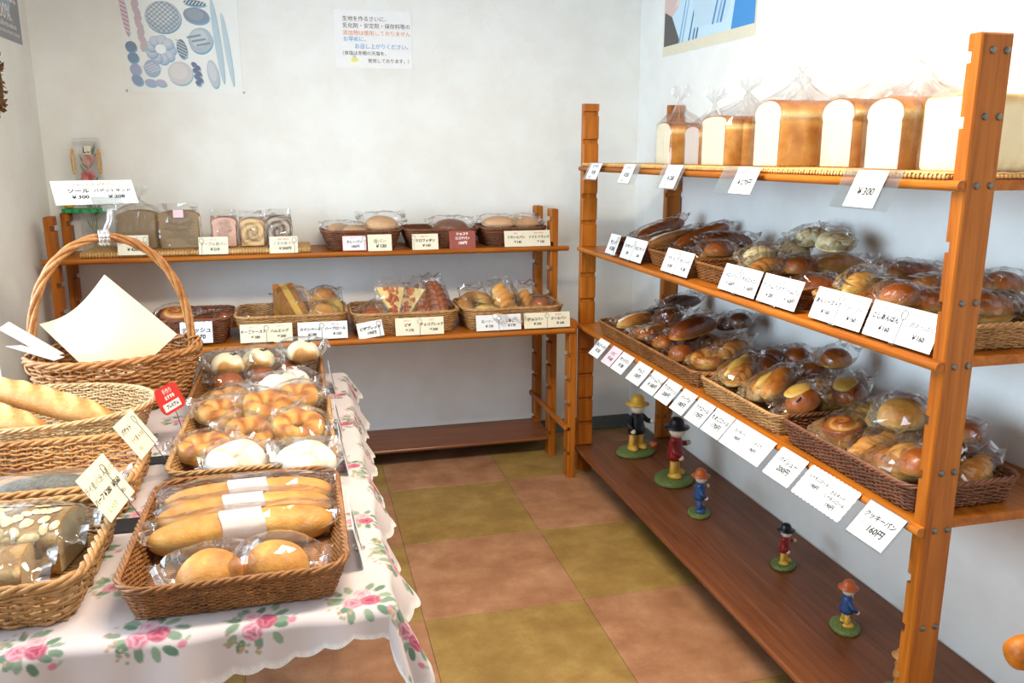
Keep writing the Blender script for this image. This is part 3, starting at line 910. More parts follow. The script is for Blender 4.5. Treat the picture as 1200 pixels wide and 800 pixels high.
# ------------------------------------------------------------------ bread kinds: each a list of (part name, mesh builder, materials)
MESHES = {}
def kind_parts(kind, seed):
    key = (kind, seed)
    if key in MESHES: return MESHES[key]
    p = []                                  # (name, mesh)
    def P(nm, mb, mats, smooth=True): p.append((nm, mb.mesh(nm, mats, smooth)))
    bag = None
    if kind == 'bun':        P('bun', blob(.047, .045, .042, seed=seed), 'bread_golden'); bag = (.15, .105, .062)
    elif kind == 'brown_bun': P('bun', blob(.05, .047, .042, seed=seed, bake=lambda P, U, b: b - .06), 'bread_glazed'); bag = (.15, .11, .062)
    elif kind == 'big_bun':  P('bun', blob(.062, .058, .058, 36, 20, seed=seed, pale=.7, bake=lambda P, U, b: b * .75 + .02 + .14 * np.sin(P[:, 0] * 90)), 'bread_golden'); bag = (.185, .145, .085)
    elif kind == 'long_roll': P('roll', blob(.092, .036, .042, 36, 17, seed=seed, sq=.9), 'bread_golden'); bag = (.23, .09, .06)
    elif kind == 'filled_roll':
        P('roll', split_roll(.095, .038, .046, seed), 'bread_golden')
        P('filling', blob(.084, .013, .018, 24, 11, .6, seed, .12, 160), 'cream'); p[-1][1].transform(Matrix.Translation((0, 0, .027)))
        bag = (.235, .095, .064)
    elif kind == 'egg_roll':
        P('roll', split_roll(.085, .04, .046, seed), 'bread_golden')
        P('filling', blob(.078, .02, .024, 24, 11, .6, seed, .14, 160, bake=lambda P, U, b: b * .6), 'bread_custard'); p[-1][1].transform(Matrix.Translation((0, 0, .026)))
        bag = (.215, .1, .066)
    elif kind == 'brown_log': P('roll', blob(.115, .044, .056, 36, 17, seed=seed, sq=.75, bake=lambda P, U, b: np.where(U[:, 2] > -.1, b + .15, .1)), 'bread_glazed'); bag = (.27, .105, .075)
    elif kind == 'choco_roll': P('roll', blob(.075, .035, .038, 30, 15, seed=seed), 'bread_dark'); bag = (.2, .085, .055)
    elif kind == 'choco_bun': P('bun', blob(.047, .045, .04, seed=seed), 'bread_dark'); bag = (.15, .105, .06)
    elif kind == 'nut_bun':
        P('bun', blob(.05, .045, .036, seed=seed, amp=.06), 'bread_glazed')
        mb = MB(); rs = np.random.RandomState(seed)
        for k in range(16):
            a, r_ = rs.uniform(0, 6.28), .036 * math.sqrt(rs.uniform(0, 1))
            mb.join(blob(.007, .005, .004, 8, 6, .5, k), Matrix.Translation((r_ * math.cos(a), r_ * math.sin(a), .043 * math.sqrt(max(.3, 1 - (r_ / .05) ** 2)))) @ Matrix.Rotation(rs.uniform(0, 3), 4, 'Z'))
        P('nuts', mb, 'almond'); bag = (.155, .105, .058)
    elif kind == 'ring': P('ring', ring(.044, .021, .024, seed), 'bread_golden'); bag = (.165, .135, .056)
    elif kind == 'big_ring': P('ring', ring(.046, .026, .028, seed, base=.36), 'bread_golden'); bag = (.18, .15, .066)
    elif kind == 'sugar_ring': P('ring', ring(.044, .028, .03, seed, 3, base=.25), 'bread_sugar'); bag = (.17, .15, .068)
    elif kind == 'white_bun': P('bun', blob(.052, .05, .05, seed=seed, bake=lambda P, U, b: b * .25), 'bread_sugar'); bag = (.155, .12, .072)
    elif kind == 'eye_bun':
        P('bun', blob(.058, .055, .05, 52, 30, seed=seed, bake=lambda P, U, b: np.clip(.95 - .85 * sstep(-.042, -.026, P[:, 1] + .006 * np.sin(P[:, 0] * 90)), .1, .95)), 'bread_pale')
        mb = MB()
        for q, (a_, b_) in enumerate(((.012, .006), (.026, .008), (.019, .001))): mb.join(blob(.0075, .006, .004, 10, 6, .5, q), Matrix.Translation((a_, b_, .0605)))
        P('raisins', mb, 'raisin'); bag = (.17, .13, .076)
    elif kind == 'spiral': P('bun', spiral_bun(.058, .042, seed), 'bread_glazed'); bag = (.17, .13, .066)
    elif kind == 'small_spiral': P('bun', spiral_bun(.045, .036, seed), 'bread_yellow'); bag = (.17, .1, .056)
    elif kind == 'melon': P('bun', melon_bun(.056, .046, seed), 'bread_melon'); bag = (.15, .125, .068)
    elif kind == 'twist': P('roll', knot(.13, .038, .048, 5, seed, -.05), 'bread_golden'); bag = (.19, .1, .062)
    elif kind == 'butter_roll': P('roll', knot(.13, .042, .052, 5, seed, -.16), 'bread_golden'); bag = (.18, .105, .066)
    elif kind == 'yellow_twist': P('roll', knot(.13, .04, .048, 5, seed, -.1), 'bread_yellow'); bag = (.19, .1, .062)
    elif kind == 'custard_bun':
        P('bun', blob(.05, .048, .046, seed=seed), 'bread_glazed')
        P('custard', blob(.04, .031, .012, 24, 11, .6, seed, .09, 90), 'bread_custard'); p[-1][1].transform(Matrix.Translation((0, .01, .046)))
        mb = blob(.034, .005, .006, 20, 9, .6, seed, .2, 140); P('chocolate_streak', mb, 'chocolate'); p[-1][1].transform(Matrix.Translation((0, -.024, .043)) @ Matrix.Rotation(.15, 4, 'Z'))
        bag = (.16, .11, .068)
    elif kind == 'cup_bun':
        P('bun', blob(.045, .045, .046, seed=seed), 'bread_glazed')
        mb = MB(); a = np.arange(40) * 2 * PI / 40
        w = 1 + .03 * np.where(np.arange(40) % 2, 1, -1)
        V = np.concatenate([np.stack([.037 * np.cos(a), .037 * np.sin(a), np.full(40, .001)], 1), np.stack([.05 * w * np.cos(a), .05 * w * np.sin(a), np.full(40, .03)], 1)])
        mb.add(V, [(i, (i + 1) % 40, 40 + (i + 1) % 40, 40 + i) for i in range(40)])
        P('paper_cup', mb, 'card_white', False); bag = (.15, .11, .066)
    elif kind == 'cheese_bun': P('bun', blob(.056, .05, .042, seed=seed, amp=.06, freq=70, bake=lambda P, U, b: b * .75), 'bread_cheese'); bag = (.17, .12, .064)
    elif kind == 'pizza_bread': P('bread', blob(.075, .05, .034, 30, 15, seed=seed, sq=.8, amp=.07, freq=80, bake=lambda P, U, b: b + .1), 'bread_cheese'); bag = (.2, .12, .055)
    elif kind == 'herb_roll': P('roll', blob(.085, .042, .05, 34, 17, seed=seed, sq=.85, bake=lambda P, U, b: b * .7), 'bread_herb'); bag = (.21, .1, .068)
    elif kind == 'braid_loaf': P('loaf', braid(.22, .085, .06, seed), 'bread_glazed'); bag = (.27, .105, .07)
    elif kind == 'seed_oval': P('bread', ring(.055, .028, .026, seed, 2, base=.5), 'bread_herb'); bag = (.19, .15, .06)
    elif kind == 'sandwich_stick':
        P('roll', split_roll(.13, .034, .04, seed), 'bread_crust')
        P('filling', blob(.115, .012, .014, 24, 11, .6, seed, .12, 160), 'cream'); p[-1][1].transform(Matrix.Translation((0, 0, .028)))
        bag = (.3, .085, .06)
    elif kind == 'dark_stick': P('roll', stick(.26, .032, 5, seed, depth=.2, pale=.3), 'bread_glazed'); bag = (.31, .085, .062)
    elif kind == 'flat_bun': P('bun', blob(.062, .058, .034, seed=seed, bake=lambda P, U, b: b * .9), 'bread_flat'); bag = (.17, .135, .055)
    elif kind == 'flat_oval': P('bun', blob(.085, .055, .036, 32, 15, seed=seed, bake=lambda P, U, b: b * .9), 'bread_flat'); bag = (.2, .13, .056)
    elif kind == 'cocoa_oval': P('bun', blob(.08, .055, .04, 32, 15, seed=seed, bake=lambda P, U, b: b * .5), 'bread_dark'); bag = (.21, .14, .065)
    elif kind == 'red_block':
        P('bread', blob(.06, .045, .045, 30, 15, seed=seed, sq=.55, bake=lambda P, U, b: b + .1), 'bread_glazed'); bag = (.16, .105, .062)
    elif kind == 'toast_wedge':
        P('toast', wedge(.15, .12, .07, ((-.035, -.013, 0), (.013, .035, 0))), ['bread_crust'], False)
        P('filling', wedge(.144, .116, .07, ((-.0125, .0125, 0),)), 'bread_custard', False); bag = None
        P('bag', pillow(.17, .085, .125, .02, seed), 'film_clear', False)
    elif kind == 'pizza_wedge':
        mb = MB().prism([(-.07, -.005), (.07, -.06), (.08, .055)], 0, .016, 0, .3)
        P('slice', mb, 'bread_cheese', False)
        rs = np.random.RandomState(seed); t = MB(); ch = MB()
        for k in range(36):
            x = rs.uniform(-.045, .072); y = rs.uniform(-.7, .7) * .055 * (x + .07) / .15
            (t if k % 3 == 0 else ch).join(blob(rs.uniform(.006, .013), rs.uniform(.005, .01), .005, 10, 6, .5, k), Matrix.Translation((x, y, .014)))
        P('tomato_topping', t, 'tomato'); P('cheese_topping', ch, 'bread_cheese'); bag = (.2, .15, .04)
    elif kind == 'lg_bun': P('bun', blob(.062, .055, .058, 40, 22, seed=seed, amp=.05, freq=38, bake=lambda P, U, b: b * .6 + .2 + .16 * snoise(P, 3, 70)), 'bread_golden'); bag = (.185, .135, .086)
    elif kind == 'baguette':
        bq = stick(.37, .043, 1, seed, depth=.02, pale=.25, flat=.75); bq.bake = [b - .2 for b in bq.bake]; P('baguette', bq, 'bread_golden')
        mb = MB(); a = np.linspace(-.35, PI + .35, 20)
        for x in (0,):
            V = []
            for xx in (-.042, .042): V += [(xx + .004 * math.sin(3 * q), .0508 * math.cos(q), .0323 + .0455 * math.sin(q)) for q in a]
            mb.add(V, [(i, i + 1, 21 + i, 20 + i) for i in range(19)])
        P('paper_band', mb, 'paper_band'); P('bag', pillow(.376, .104, .086, fin=.007, seed=seed), 'film_clear', False)
    elif kind == 'rustic_stick': P('baguette', stick(.42, .04, 5, seed, depth=.22, pale=.6, flat=.75), 'bread_rustic'); bag = None
    if bag: P('bag', pillow(bag[0] * .86, bag[1] * .94, bag[2], fin=.02, seed=seed), 'film_clear', False)
    MESHES[key] = p
    return p
KIND_INFO = {  # kind: (object name, category, wording)
 'bun': ('wrapped_bun', 'bun', 'golden round bun'), 'brown_bun': ('wrapped_bun', 'bun', 'shiny brown round bun'), 'big_bun': ('wrapped_bun', 'bun', 'large golden ridged bun'),
 'long_roll': ('wrapped_roll', 'bread roll', 'long golden roll'), 'filled_roll': ('wrapped_roll', 'bread roll', 'long split roll with white filling'), 'egg_roll': ('wrapped_roll', 'bread roll', 'split roll with yellow egg filling'),
 'brown_log': ('wrapped_roll', 'bread roll', 'thick brown glazed log loaf'), 'choco_roll': ('wrapped_roll', 'bread roll', 'dark chocolate brown roll'), 'choco_bun': ('wrapped_bun', 'bun', 'dark chocolate round bun'),
 'nut_bun': ('wrapped_bun', 'bun', 'glazed bun scattered with nuts'), 'ring': ('wrapped_ring_bread', 'ring bread', 'golden ring bread'), 'big_ring': ('wrapped_ring_bread', 'ring bread', 'thick golden ring bread'),
 'sugar_ring': ('wrapped_doughnut', 'doughnut', 'white sugared ring doughnut'), 'white_bun': ('wrapped_bun', 'bun', 'white sugared round bun'), 'eye_bun': ('wrapped_bun', 'bun', 'pale domed bun with dark raisins'),
 'spiral': ('wrapped_bun', 'bun', 'golden spiral bun'), 'small_spiral': ('wrapped_bun', 'bun', 'small yellow spiral bun'), 'melon': ('wrapped_bun', 'bun', 'pale bun with crisscross scored top'),
 'twist': ('wrapped_roll', 'bread roll', 'golden twisted roll'), 'butter_roll': ('wrapped_roll', 'bread roll', 'pale buttery twisted roll'), 'yellow_twist': ('wrapped_roll', 'bread roll', 'yellow twisted roll'),
 'custard_bun': ('wrapped_bun', 'bun', 'bun topped with yellow custard and chocolate'), 'cup_bun': ('wrapped_bun', 'bun', 'brown topped bun in a paper cup'), 'cheese_bun': ('wrapped_bun', 'bun', 'cheese topped bun'),
 'pizza_bread': ('wrapped_bread', 'bread', 'cheese and tomato topped bread'), 'herb_roll': ('wrapped_roll', 'bread roll', 'golden herb flecked roll'), 'braid_loaf': ('wrapped_loaf', 'bread loaf', 'dark glazed braided loaf'),
 'seed_oval': ('wrapped_ring_bread', 'ring bread', 'oval seeded ring bread'), 'sandwich_stick': ('wrapped_sandwich', 'sandwich', 'long baguette sandwich'), 'dark_stick': ('wrapped_baguette', 'baguette', 'short dark crusted baguette'),
 'flat_bun': ('wrapped_bun', 'bun', 'flat pinkish bun'), 'flat_oval': ('wrapped_bun', 'bun', 'flat pinkish oval bun'), 'cocoa_oval': ('wrapped_bun', 'bun', 'cocoa brown oval bun'),
 'red_block': ('wrapped_bread', 'bread', 'reddish brown square bread'), 'toast_wedge': ('wrapped_sandwich', 'sandwich', 'toasted sandwich wedge with yellow filling'), 'pizza_wedge': ('pizza_slice', 'pizza slice', 'triangular pizza slice with tomato and cheese'),
 'lg_bun': ('wrapped_bun', 'bun', 'large pale floury bun'), 'baguette': ('wrapped_baguette', 'baguette', 'long smooth baguette with a white paper band'), 'rustic_stick': ('baguette', 'baguette', 'crusty slashed baguette'),
}
BREAD_SEED = {}
def bread(kind, loc, rz=0, where='', tilt=(0, 0), seed=None, scale=1.0, label=None, floor=None, xlim=None, lift=.016):
    nm, cat, words = KIND_INFO[kind]
    if seed is None:
        BREAD_SEED[kind] = (BREAD_SEED.get(kind, -1) + 1); seed = BREAD_SEED[kind] % 3
    parts = kind_parts(kind, seed)
    lab = label or f"{words}{' in clear film' if any(n == 'bag' for n, _ in parts) else ''} {where}"
    if len(lab.split()) > 16: lab = lab.replace(' in clear film', '')
    rot = Matrix.Rotation(R(rz), 3, 'Z') @ Matrix.Rotation(R(tilt[1]), 3, 'Y') @ Matrix.Rotation(R(tilt[0]), 3, 'X')
    if xlim:
        row0 = np.array(rot)[0] * scale; a_, b_ = 1e9, -1e9
        for _, me in parts:
            V = np.empty(len(me.vertices) * 3); me.vertices.foreach_get('co', V); q = V.reshape(-1, 3) @ row0; a_ = min(a_, q.min()); b_ = max(b_, q.max())
        x_ = max(loc[0], xlim[0] - a_); x_ = min(x_, max(xlim[1] - b_, (xlim[0] - a_ + xlim[1] - b_) / 2))
        loc = (float(x_), loc[1], loc[2])
    if floor is not None:
        row2 = np.array(rot)[2] * scale; lo = 1e9
        for _, me in parts:
            V = np.empty(len(me.vertices) * 3); me.vertices.foreach_get('co', V); lo = min(lo, float((V.reshape(-1, 3) @ row2).min()))
        loc = (loc[0], loc[1], max(loc[2], floor - lo))
    t = thing(nm, lab, cat, loc, (R(tilt[0]), R(tilt[1]), R(rz)))
    t.scale = (scale,) * 3
    for pn, me in parts: link(pn, me, t)
    PILE.append((t, (kind, seed), rot, scale, lift))
    return t
PILE = []
def settle():
    """lift or nudge each bread a little where it would cut into the ones below it or into a basket"""
    from mathutils.bvhtree import BVHTree
    shapes = {}
    def shape(key):
        if key not in shapes:
            parts = MESHES[key]; use = [me for n, me in parts if n == 'bag'] or [me for n, me in parts]
            V = []; F = []; k = 0
            for me in use:
                v = np.empty(len(me.vertices) * 3); me.vertices.foreach_get('co', v); V.append(v.reshape(-1, 3))
                F += [tuple(i + k for i in p.vertices) for p in me.polygons]; k += len(me.vertices)
            shapes[key] = (np.concatenate(V), F)
        return shapes[key]
    done = []
    for o in COL.objects:
        if o.type == 'EMPTY' and o.get('category') == 'basket':
            V = []; F = []; k = 0
            M = Matrix.Translation(o.location) @ o.rotation_euler.to_matrix().to_4x4(); M = np.array(M)
            for c in o.children:
                if c.name.split('.')[0] in ('woven_side', 'rim', 'handle', 'handle_binding'):
                    v = np.empty(len(c.data.vertices) * 3); c.data.vertices.foreach_get('co', v)
                    V.append(v.reshape(-1, 3) @ M[:3, :3].T + M[:3, 3]); F += [tuple(i + k for i in p.vertices) for p in c.data.polygons]; k += len(c.data.vertices)
            V = np.concatenate(V)
            done.append((V.min(0), V.max(0), BVHTree.FromPolygons(V.tolist(), F), True))
    cand = sorted([(dx, dy, dz) for dz in (0, .008, .016, .026, .038, .052) for dx in (-.016, 0, .016, .03) for dy in (-.022, -.011, 0, .011, .022)], key=lambda c: abs(c[0]) * 1.1 + abs(c[1]) * 1.1 + c[2])
    for t, key, rot, scale, lift in PILE:
        V0, F = shape(key); V0 = (V0 * scale) @ np.array(rot).T + np.array(t.location)
        best = None
        for d in cand:
            if d[2] > lift and any(d): continue
            V = V0 + np.array(d); lo, hi = V.min(0), V.max(0)
            near = [q for q in done if (q[0] < hi).all() and (q[1] > lo).all()]
            if not near: best = (0, d, V); break
            b = BVHTree.FromPolygons(V.tolist(), F); sc_ = 0
            for q in near:
                n = len(b.overlap(q[2]))
                if n: sc_ += 1 + min(1, n / 400)
                if best and sc_ >= best[0]: break
            if best is None or sc_ < best[0] - .2: best = (sc_, d, V)
            if sc_ == 0: break
        _, d, V = best
        t.location = Vector(t.location) + Vector(d)
        done.append((V.min(0), V.max(0), BVHTree.FromPolygons(V.tolist(), F), False))

def tin_loaf(loc, rz, L, w, h, label, crumb='crumb_white', dome=.035, slices=0, square=False, bagged='tied', seed=0, faces=0.0, crust='bread_crust', sticker=False, tie=.075):
    t = thing('bagged_loaf', label, 'bread loaf', loc, R(rz))
    loaf(L, w, h, dome, slices, seed, square, faces).build('loaf', [crust, crumb], t)
    if bagged == 'tied': tied_bag(L, w, h, tie, seed).build('bag', 'film_loaf', t, False)
    else:
        b = pillow(h * 1.02, w * 1.12, L * 1.1, .03, seed, neck=.95)
        M = Matrix.Translation((L / 2 + L * .55, 0, h * .5 + .0)) @ Matrix.Rotation(R(-90), 4, 'Y')
        b2 = MB().join(b, M)
        b2.v = [np.concatenate([v[:, :2], np.maximum(v[:, 2:], .0008)], 1) for v in b2.v]
        b2.build('bag', 'film_clear', t, False)
    if sticker:
        MB().box(-.0025 - .004, -.003, -.022, .02, h - .03, h + .004).build('sticker', 'card_pink', t, False)
    return t

# ------------------------------------------------------------------ price cards
def wavy(w, h, n=12, a=.0022):
    pts = []
    for (x0, y0, x1, y1, k) in ((0, 0, w, 0, n), (w, 0, w, h, max(4, int(n * h / w))), (w, h, 0, h, n), (0, h, 0, 0, max(4, int(n * h / w)))):
        nx, ny = (y1 - y0), -(x1 - x0); l = math.hypot(nx, ny)
        m = k * 4
        for i in range(m):
            t = i / m; s_ = abs(math.sin(t * k * PI)) * a
            pts.append((x0 + (x1 - x0) * t + nx / l * s_, y0 + (y1 - y0) * t + ny / l * s_))
    return pts
def ring_clip(parent, x, y, h, r=.009):
    """wire memo stand: a loop over the card, a stem behind it and a small foot"""
    mb = MB(); a = np.linspace(-PI / 2 - .2, 1.5 * PI - .5, 18)
    mb.tube([(x + r * math.cos(q), y + r * math.sin(q) * 1.2, .0022) for q in a], .0008, 4, ref=(0, 0, 1))
    mb.tube([(x, y - r * 1.2, .0022), (x, y - r * 2.2, .0016), (x, .0, .0016), (x, -.004, .0)], .0008, 4, ref=(1, 0, 0))
    mb.build('wire_clip', 'steel_wire', parent)
    MB().lathe([(.014, 0), (.014, .002), (.011, .003)], 16).build('clip_foot', 'acrylic', parent).matrix_local = Matrix.Translation((x, -.001, -.004)) @ Matrix.Rotation(R(-70), 4, 'X')
def price_card(label, loc, rz, tilt, w, h, lines, mat='card_white', clip=None, roll=0.0, border=None, wav=False, holder=None, inks=None, name='price_card', group=None):
    """card with its lower left corner at loc, width along local x, height along local y, facing local z"""
    loc = (loc[0], loc[1], loc[2] + (.0 if name == 'shelf_tag' or holder else .003))
    t = thing(name, label, 'price card', loc, (0, 0, 0), group)
    t.matrix_world = Matrix.Translation(loc) @ Matrix.Rotation(R(rz), 4, 'Z') @ Matrix.Rotation(R(90 - tilt), 4, 'X') @ Matrix.Rotation(R(roll), 4, 'Z')
    cd = (MB().prism(wavy(w, h), 0, .0006) if wav else MB().box(0, w, 0, h, 0, .0006)).build('card', mat, t, False)
    if border:
        mb = MB(); q = .003
        for a in ((0, w, 0, q), (0, w, h - q, h), (0, q, 0, h), (w - q, w, 0, h)): mb.box(a[0], a[1], a[2], a[3], .0004, .0009)
        mb.build('border', border, t, False)
    if holder: MB().box(-holder[0], w + holder[1], -.004, h + .004, -.0018, -.0004, .0004).build('holder', 'acrylic', t, False)
    if clip is not None: ring_clip(t, clip * w, h * .78, h)
    by = {}
    for ln in lines:
        by.setdefault(ln[0], []).append((ln[1], ln[2] * h, ln[3] * w, ln[4] * h, 'CENTER', 0.12))
    for ink, l in by.items(): letter(cd, 'lettering', l, ink)
    return t
def menu(name1, price1, note=None, k=1.0, x=.5, ink2='ink_purple'):
    """the usual three handwritten lines of a card"""
    l = [('ink_black', name1,   .26 * k, x, .58), ('ink_black', price1, .27 * k, x + .03, .28)]
    if note: l.append((ink2, note, .14 * k, x, .83))
    return l
def double(n1, p1, n2, p2, note1=None, note2=None, k=1.0, ink2='ink_purple'):
    return menu(n1, p1, note1, k, .25, ink2) + menu(n2, p2, note2, k, .75, ink2)

# ------------------------------------------------------------------ table, cloth and what stands on it
TX1, TY0, TY1, TZ = .115, 1.385, 3.08, .70
tb = thing('display_table', 'wooden display table under the rose print cloth', 'table', (-.5, 2.23, 0))
wpart(MB().box(XL + .02, TX1 - .008, TY0 + .008, TY1 - .008, TZ - .03, TZ - .003, .004), 'table_top', 'table_wood', tb)
for x, y in ((XL + .04, TY0 + .03), (XL + .04, TY1 - .09), (-.05, TY1 - .15)):
    wpart(MB().box(x, x + .05, y, y + .05, 0, TZ - .03, .004), 'leg', 'table_wood', tb)
wpart(MB().box(-.335, -.28, TY0 + .03, TY0 + .08, 0, TZ - .03, .004), 'leg', 'table_wood', tb)

def rose_print(U, V):
    """flat floral print in cloth coordinates (metres)"""
    n = len(U); col = np.tile(np.array(lin('#c0b3b0')[:3]), (n, 1))
    w = snoise(np.stack([U, V, 0 * U], 1), 77, 30)
    col *= (1 + .03 * w)[:, None]
    rs = np.random.RandomState(5)
    def dab(cx, cy, rx, ry, rot, c, soft=.15, inner=None):
        m = (np.abs(U - cx) < max(rx, ry) * 1.3) & (np.abs(V - cy) < max(rx, ry) * 1.3)
        k = np.nonzero(m)[0]
        if not len(k): return
        du, dv = U[k] - cx, V[k] - cy
        a = du * math.cos(rot) + dv * math.sin(rot); b = -du * math.sin(rot) + dv * math.cos(rot)
        d = np.hypot(a / rx, b / ry)
        f = (1 - sstep(1 - soft, 1 + soft, d))[:, None]
        c1 = np.array(lin(c)[:3]) * .82
        cc = np.tile(c1, (len(k), 1))
        if inner:
            ang = np.arctan2(b, a)
            q = np.clip(.5 + .5 * np.sin(d * 9 + 2.2 * np.sin(3 * ang + cx * 90)), 0, 1)[:, None] * (1 - .5 * d[:, None])
            cc = c1 * (1 - q) + np.array(lin(inner)[:3]) * .8 * q
            core = (1 - sstep(.15, .4, d))[:, None]
            cc = cc * (1 - .6 * core) + np.array(lin(inner)[:3]) * .5 * core
        col[k] = col[k] * (1 - f) + cc * f
    spots = []
    for i in range(-7, 4):
        for j in range(-3, 11):
            spots.append((-.10 + i * .19 + .095 * (j % 2) + rs.uniform(-.02, .02), TY0 + .01 + j * .175 + rs.uniform(-.02, .02)))
    spots += [(.19, 1.36), (.165, 1.62), (.155, 2.02), (.15, 2.5)]
    for cx, cy in spots:
        rot = rs.uniform(-.5, .5); s = rs.uniform(.85, 1.1)
        def q(x, y): return cx + s * (x * math.cos(rot) - y * math.sin(rot)), cy + s * (x * math.sin(rot) + y * math.cos(rot))
        for k in range(13):
            a = k * .49 + rs.uniform(-.2, .2); r_ = rs.uniform(.034, .05)
            x, y = q(r_ * math.cos(a) * 1.15, r_ * math.sin(a))
            dab(x, y, .014 * s, .0075 * s, a + rot + rs.uniform(-.5, .5), ('#7a8f78', '#8b9d84', '#647f68')[k % 3], .12)
        for k in range(22):
            a = rs.uniform(2.0, 4.4); r_ = rs.uniform(.05, .072); x, y = q(r_ * math.cos(a), r_ * math.sin(a) * .8)
            dab(x, y, .0036, .003, a, ('#b99672', '#a98a76', '#8f9a7c')[k % 3], .3)
        x, y = q(-.014, -.012); dab(x, y, .019 * s, .018 * s, 0, '#d9a6ae', .08, '#b0566c')
        x, y = q(.017, -.004); dab(x, y, .019 * s, .018 * s, 0, '#c07080', .08, '#96304a')
        x, y = q(.0, .021); dab(x, y, .017 * s, .016 * s, 0, '#dfbdbf', .08, '#c07a88')
        x, y = q(.055, -.03); dab(x, y, .008, .006, .4, '#cf7d90', .2)
        x, y = q(.064, -.022); dab(x, y, .007, .003, .8, '#9cae90', .2)
    return col
def cloth():
    """top sheet, hanging front and side, and the corner that falls in a cone; lace edge with scallops"""
    mb = MB(); zt = TZ
    def drop(e, spread):
        """arc length e past the edge -> (outward, down)"""
        r = .022
        if_ = np.minimum(e, r * 1.35)
        out = r * np.sin(np.minimum(if_ / r, 1.45)); dn = r * (1 - np.cos(np.minimum(if_ / r, 1.45)))
        rest = np.maximum(e - r * 1.35, 0)
        return out + rest * spread, dn + rest * math.sqrt(max(0, 1 - spread ** 2))
    def scal(s): return .009 * np.abs(np.sin(PI * s / .052))
    def put(P, U, V, hem, nu, nv):
        T = rose_print(U, V)
        lace = sstep(.80, .95, hem)[:, None]
        dots = (np.sin(U * 900) * np.sin(V * 900) > .3)[:, None]
        T = T * (1 - lace) + np.array(lin('#d9d2cc')[:3]) * lace * np.where(dots, .82, 1)
        F = [(i * nv + j, (i + 1) * nv + j, (i + 1) * nv + j + 1, i * nv + j + 1) for i in range(nu - 1) for j in range(nv - 1)]
        mb.add(P, F, None, T)
    # top
    us = np.linspace(XL + .012, TX1, 300); vs = np.linspace(TY0, TY1, 420)
    U, V = [q.ravel() for q in np.meshgrid(us, vs, indexing='ij')]
    z = zt + .0012 + .0006 * snoise(np.stack([U, V, 0 * U], 1), 3, 22)
    put(np.stack([U, V, z], 1), U, V, 0 * U, 300, 420)
    # front
    us = np.linspace(XL + .012, TX1, 420); ts = np.linspace(0, 1, 50)
    A, Tt = np.meshgrid(us, ts, indexing='ij'); A = A.ravel(); Tt = Tt.ravel()
    d = .125 - .035 * sstep(-.35, -.05, A) - .035 * sstep(-.1, .07, A) + .012 * sstep(.07, .115, A) + scal(A)
    e = Tt * d; o, dn = drop(e, .12)
    fold = (e / .1) * (.010 * np.sin(A * 21 + .6) + .006 * np.sin(A * 47))
    end = 1 - sstep(TX1 - .06, TX1, A)
    put(np.stack([A, TY0 - o - fold * end, zt + .0012 - dn], 1), A, TY0 - e, Tt, 420, 50)
    # right side
    vs = np.linspace(TY0, TY1, 520); ts = np.linspace(0, 1, 44)
    B, Tt = np.meshgrid(vs, ts, indexing='ij'); B = B.ravel(); Tt = Tt.ravel()
    d = .10 + .012 * np.sin(B * 5) + scal(B)
    e = Tt * d; o, dn = drop(e, .42)
    fold = (e / .1) * (.012 * np.sin(B * 17) + .008 * np.sin(B * 37 + 1))
    st = sstep(TY0, TY0 + .07, B)
    put(np.stack([TX1 + o + fold * st, B, zt + .0012 - dn], 1), TX1 + e, B, Tt, 520, 44)
    # corner
    fs = np.linspace(0, 1, 110); ts = np.linspace(0, 1, 70)
    Fm, Tt = np.meshgrid(fs, ts, indexing='ij'); Fm = Fm.ravel(); Tt = Tt.ravel()
    a = Fm * PI / 2                          # 0: straight to the front, pi/2: straight to the right
    d0, d1 = .067 + .012, .112
    dd = (d0 * (1 - Fm) + d1 * Fm) + .115 * np.sin(2 * a) ** 1.5 + scal(Fm * .26)
    e = Tt * dd
    o, dn = drop(e, .12)
    o2, dn2 = drop(e, .42)
    o3, dn3 = drop(e, .40)
    k = np.sin(2 * a)
    o = (o * (1 - Fm) + o2 * Fm) * (1 - k) + o3 * k; dn = (dn * (1 - Fm) + dn2 * Fm) * (1 - k) + dn3 * k
    pl = (e / .15) * .022 * np.sin(a * 6 - .3) * k
    put(np.stack([TX1 + (o + pl) * np.sin(a), TY0 - (o + pl) * np.cos(a), zt + .0012 - dn], 1), TX1 + e * np.sin(a), TY0 - e * np.cos(a), Tt, 110, 70)
    o = mb.build('tablecloth', 'printed_cloth')
    import bmesh
    bm = bmesh.new(); bm.from_mesh(o.data); bmesh.ops.remove_doubles(bm, verts=bm.verts, dist=.0003)
    bmesh.ops.recalc_face_normals(bm, faces=bm.faces); bm.to_mesh(o.data); bm.free()
    return tag(o, 'cream tablecloth printed with pink roses, scalloped lace hem', 'tablecloth')
cloth()
CZ = TZ + .003
for lab, y0, y1 in (('black strip of card lying between the two square wicker baskets', 1.81, 1.885), ('black strip of card lying beside the oval baguette basket', 2.23, 2.29)):
    o = MB().box(-.46, -.352, y0, y1, CZ, CZ + .0015).build('card_strip', 'black_board', None, False)
    tag(o, lab, 'card strip')

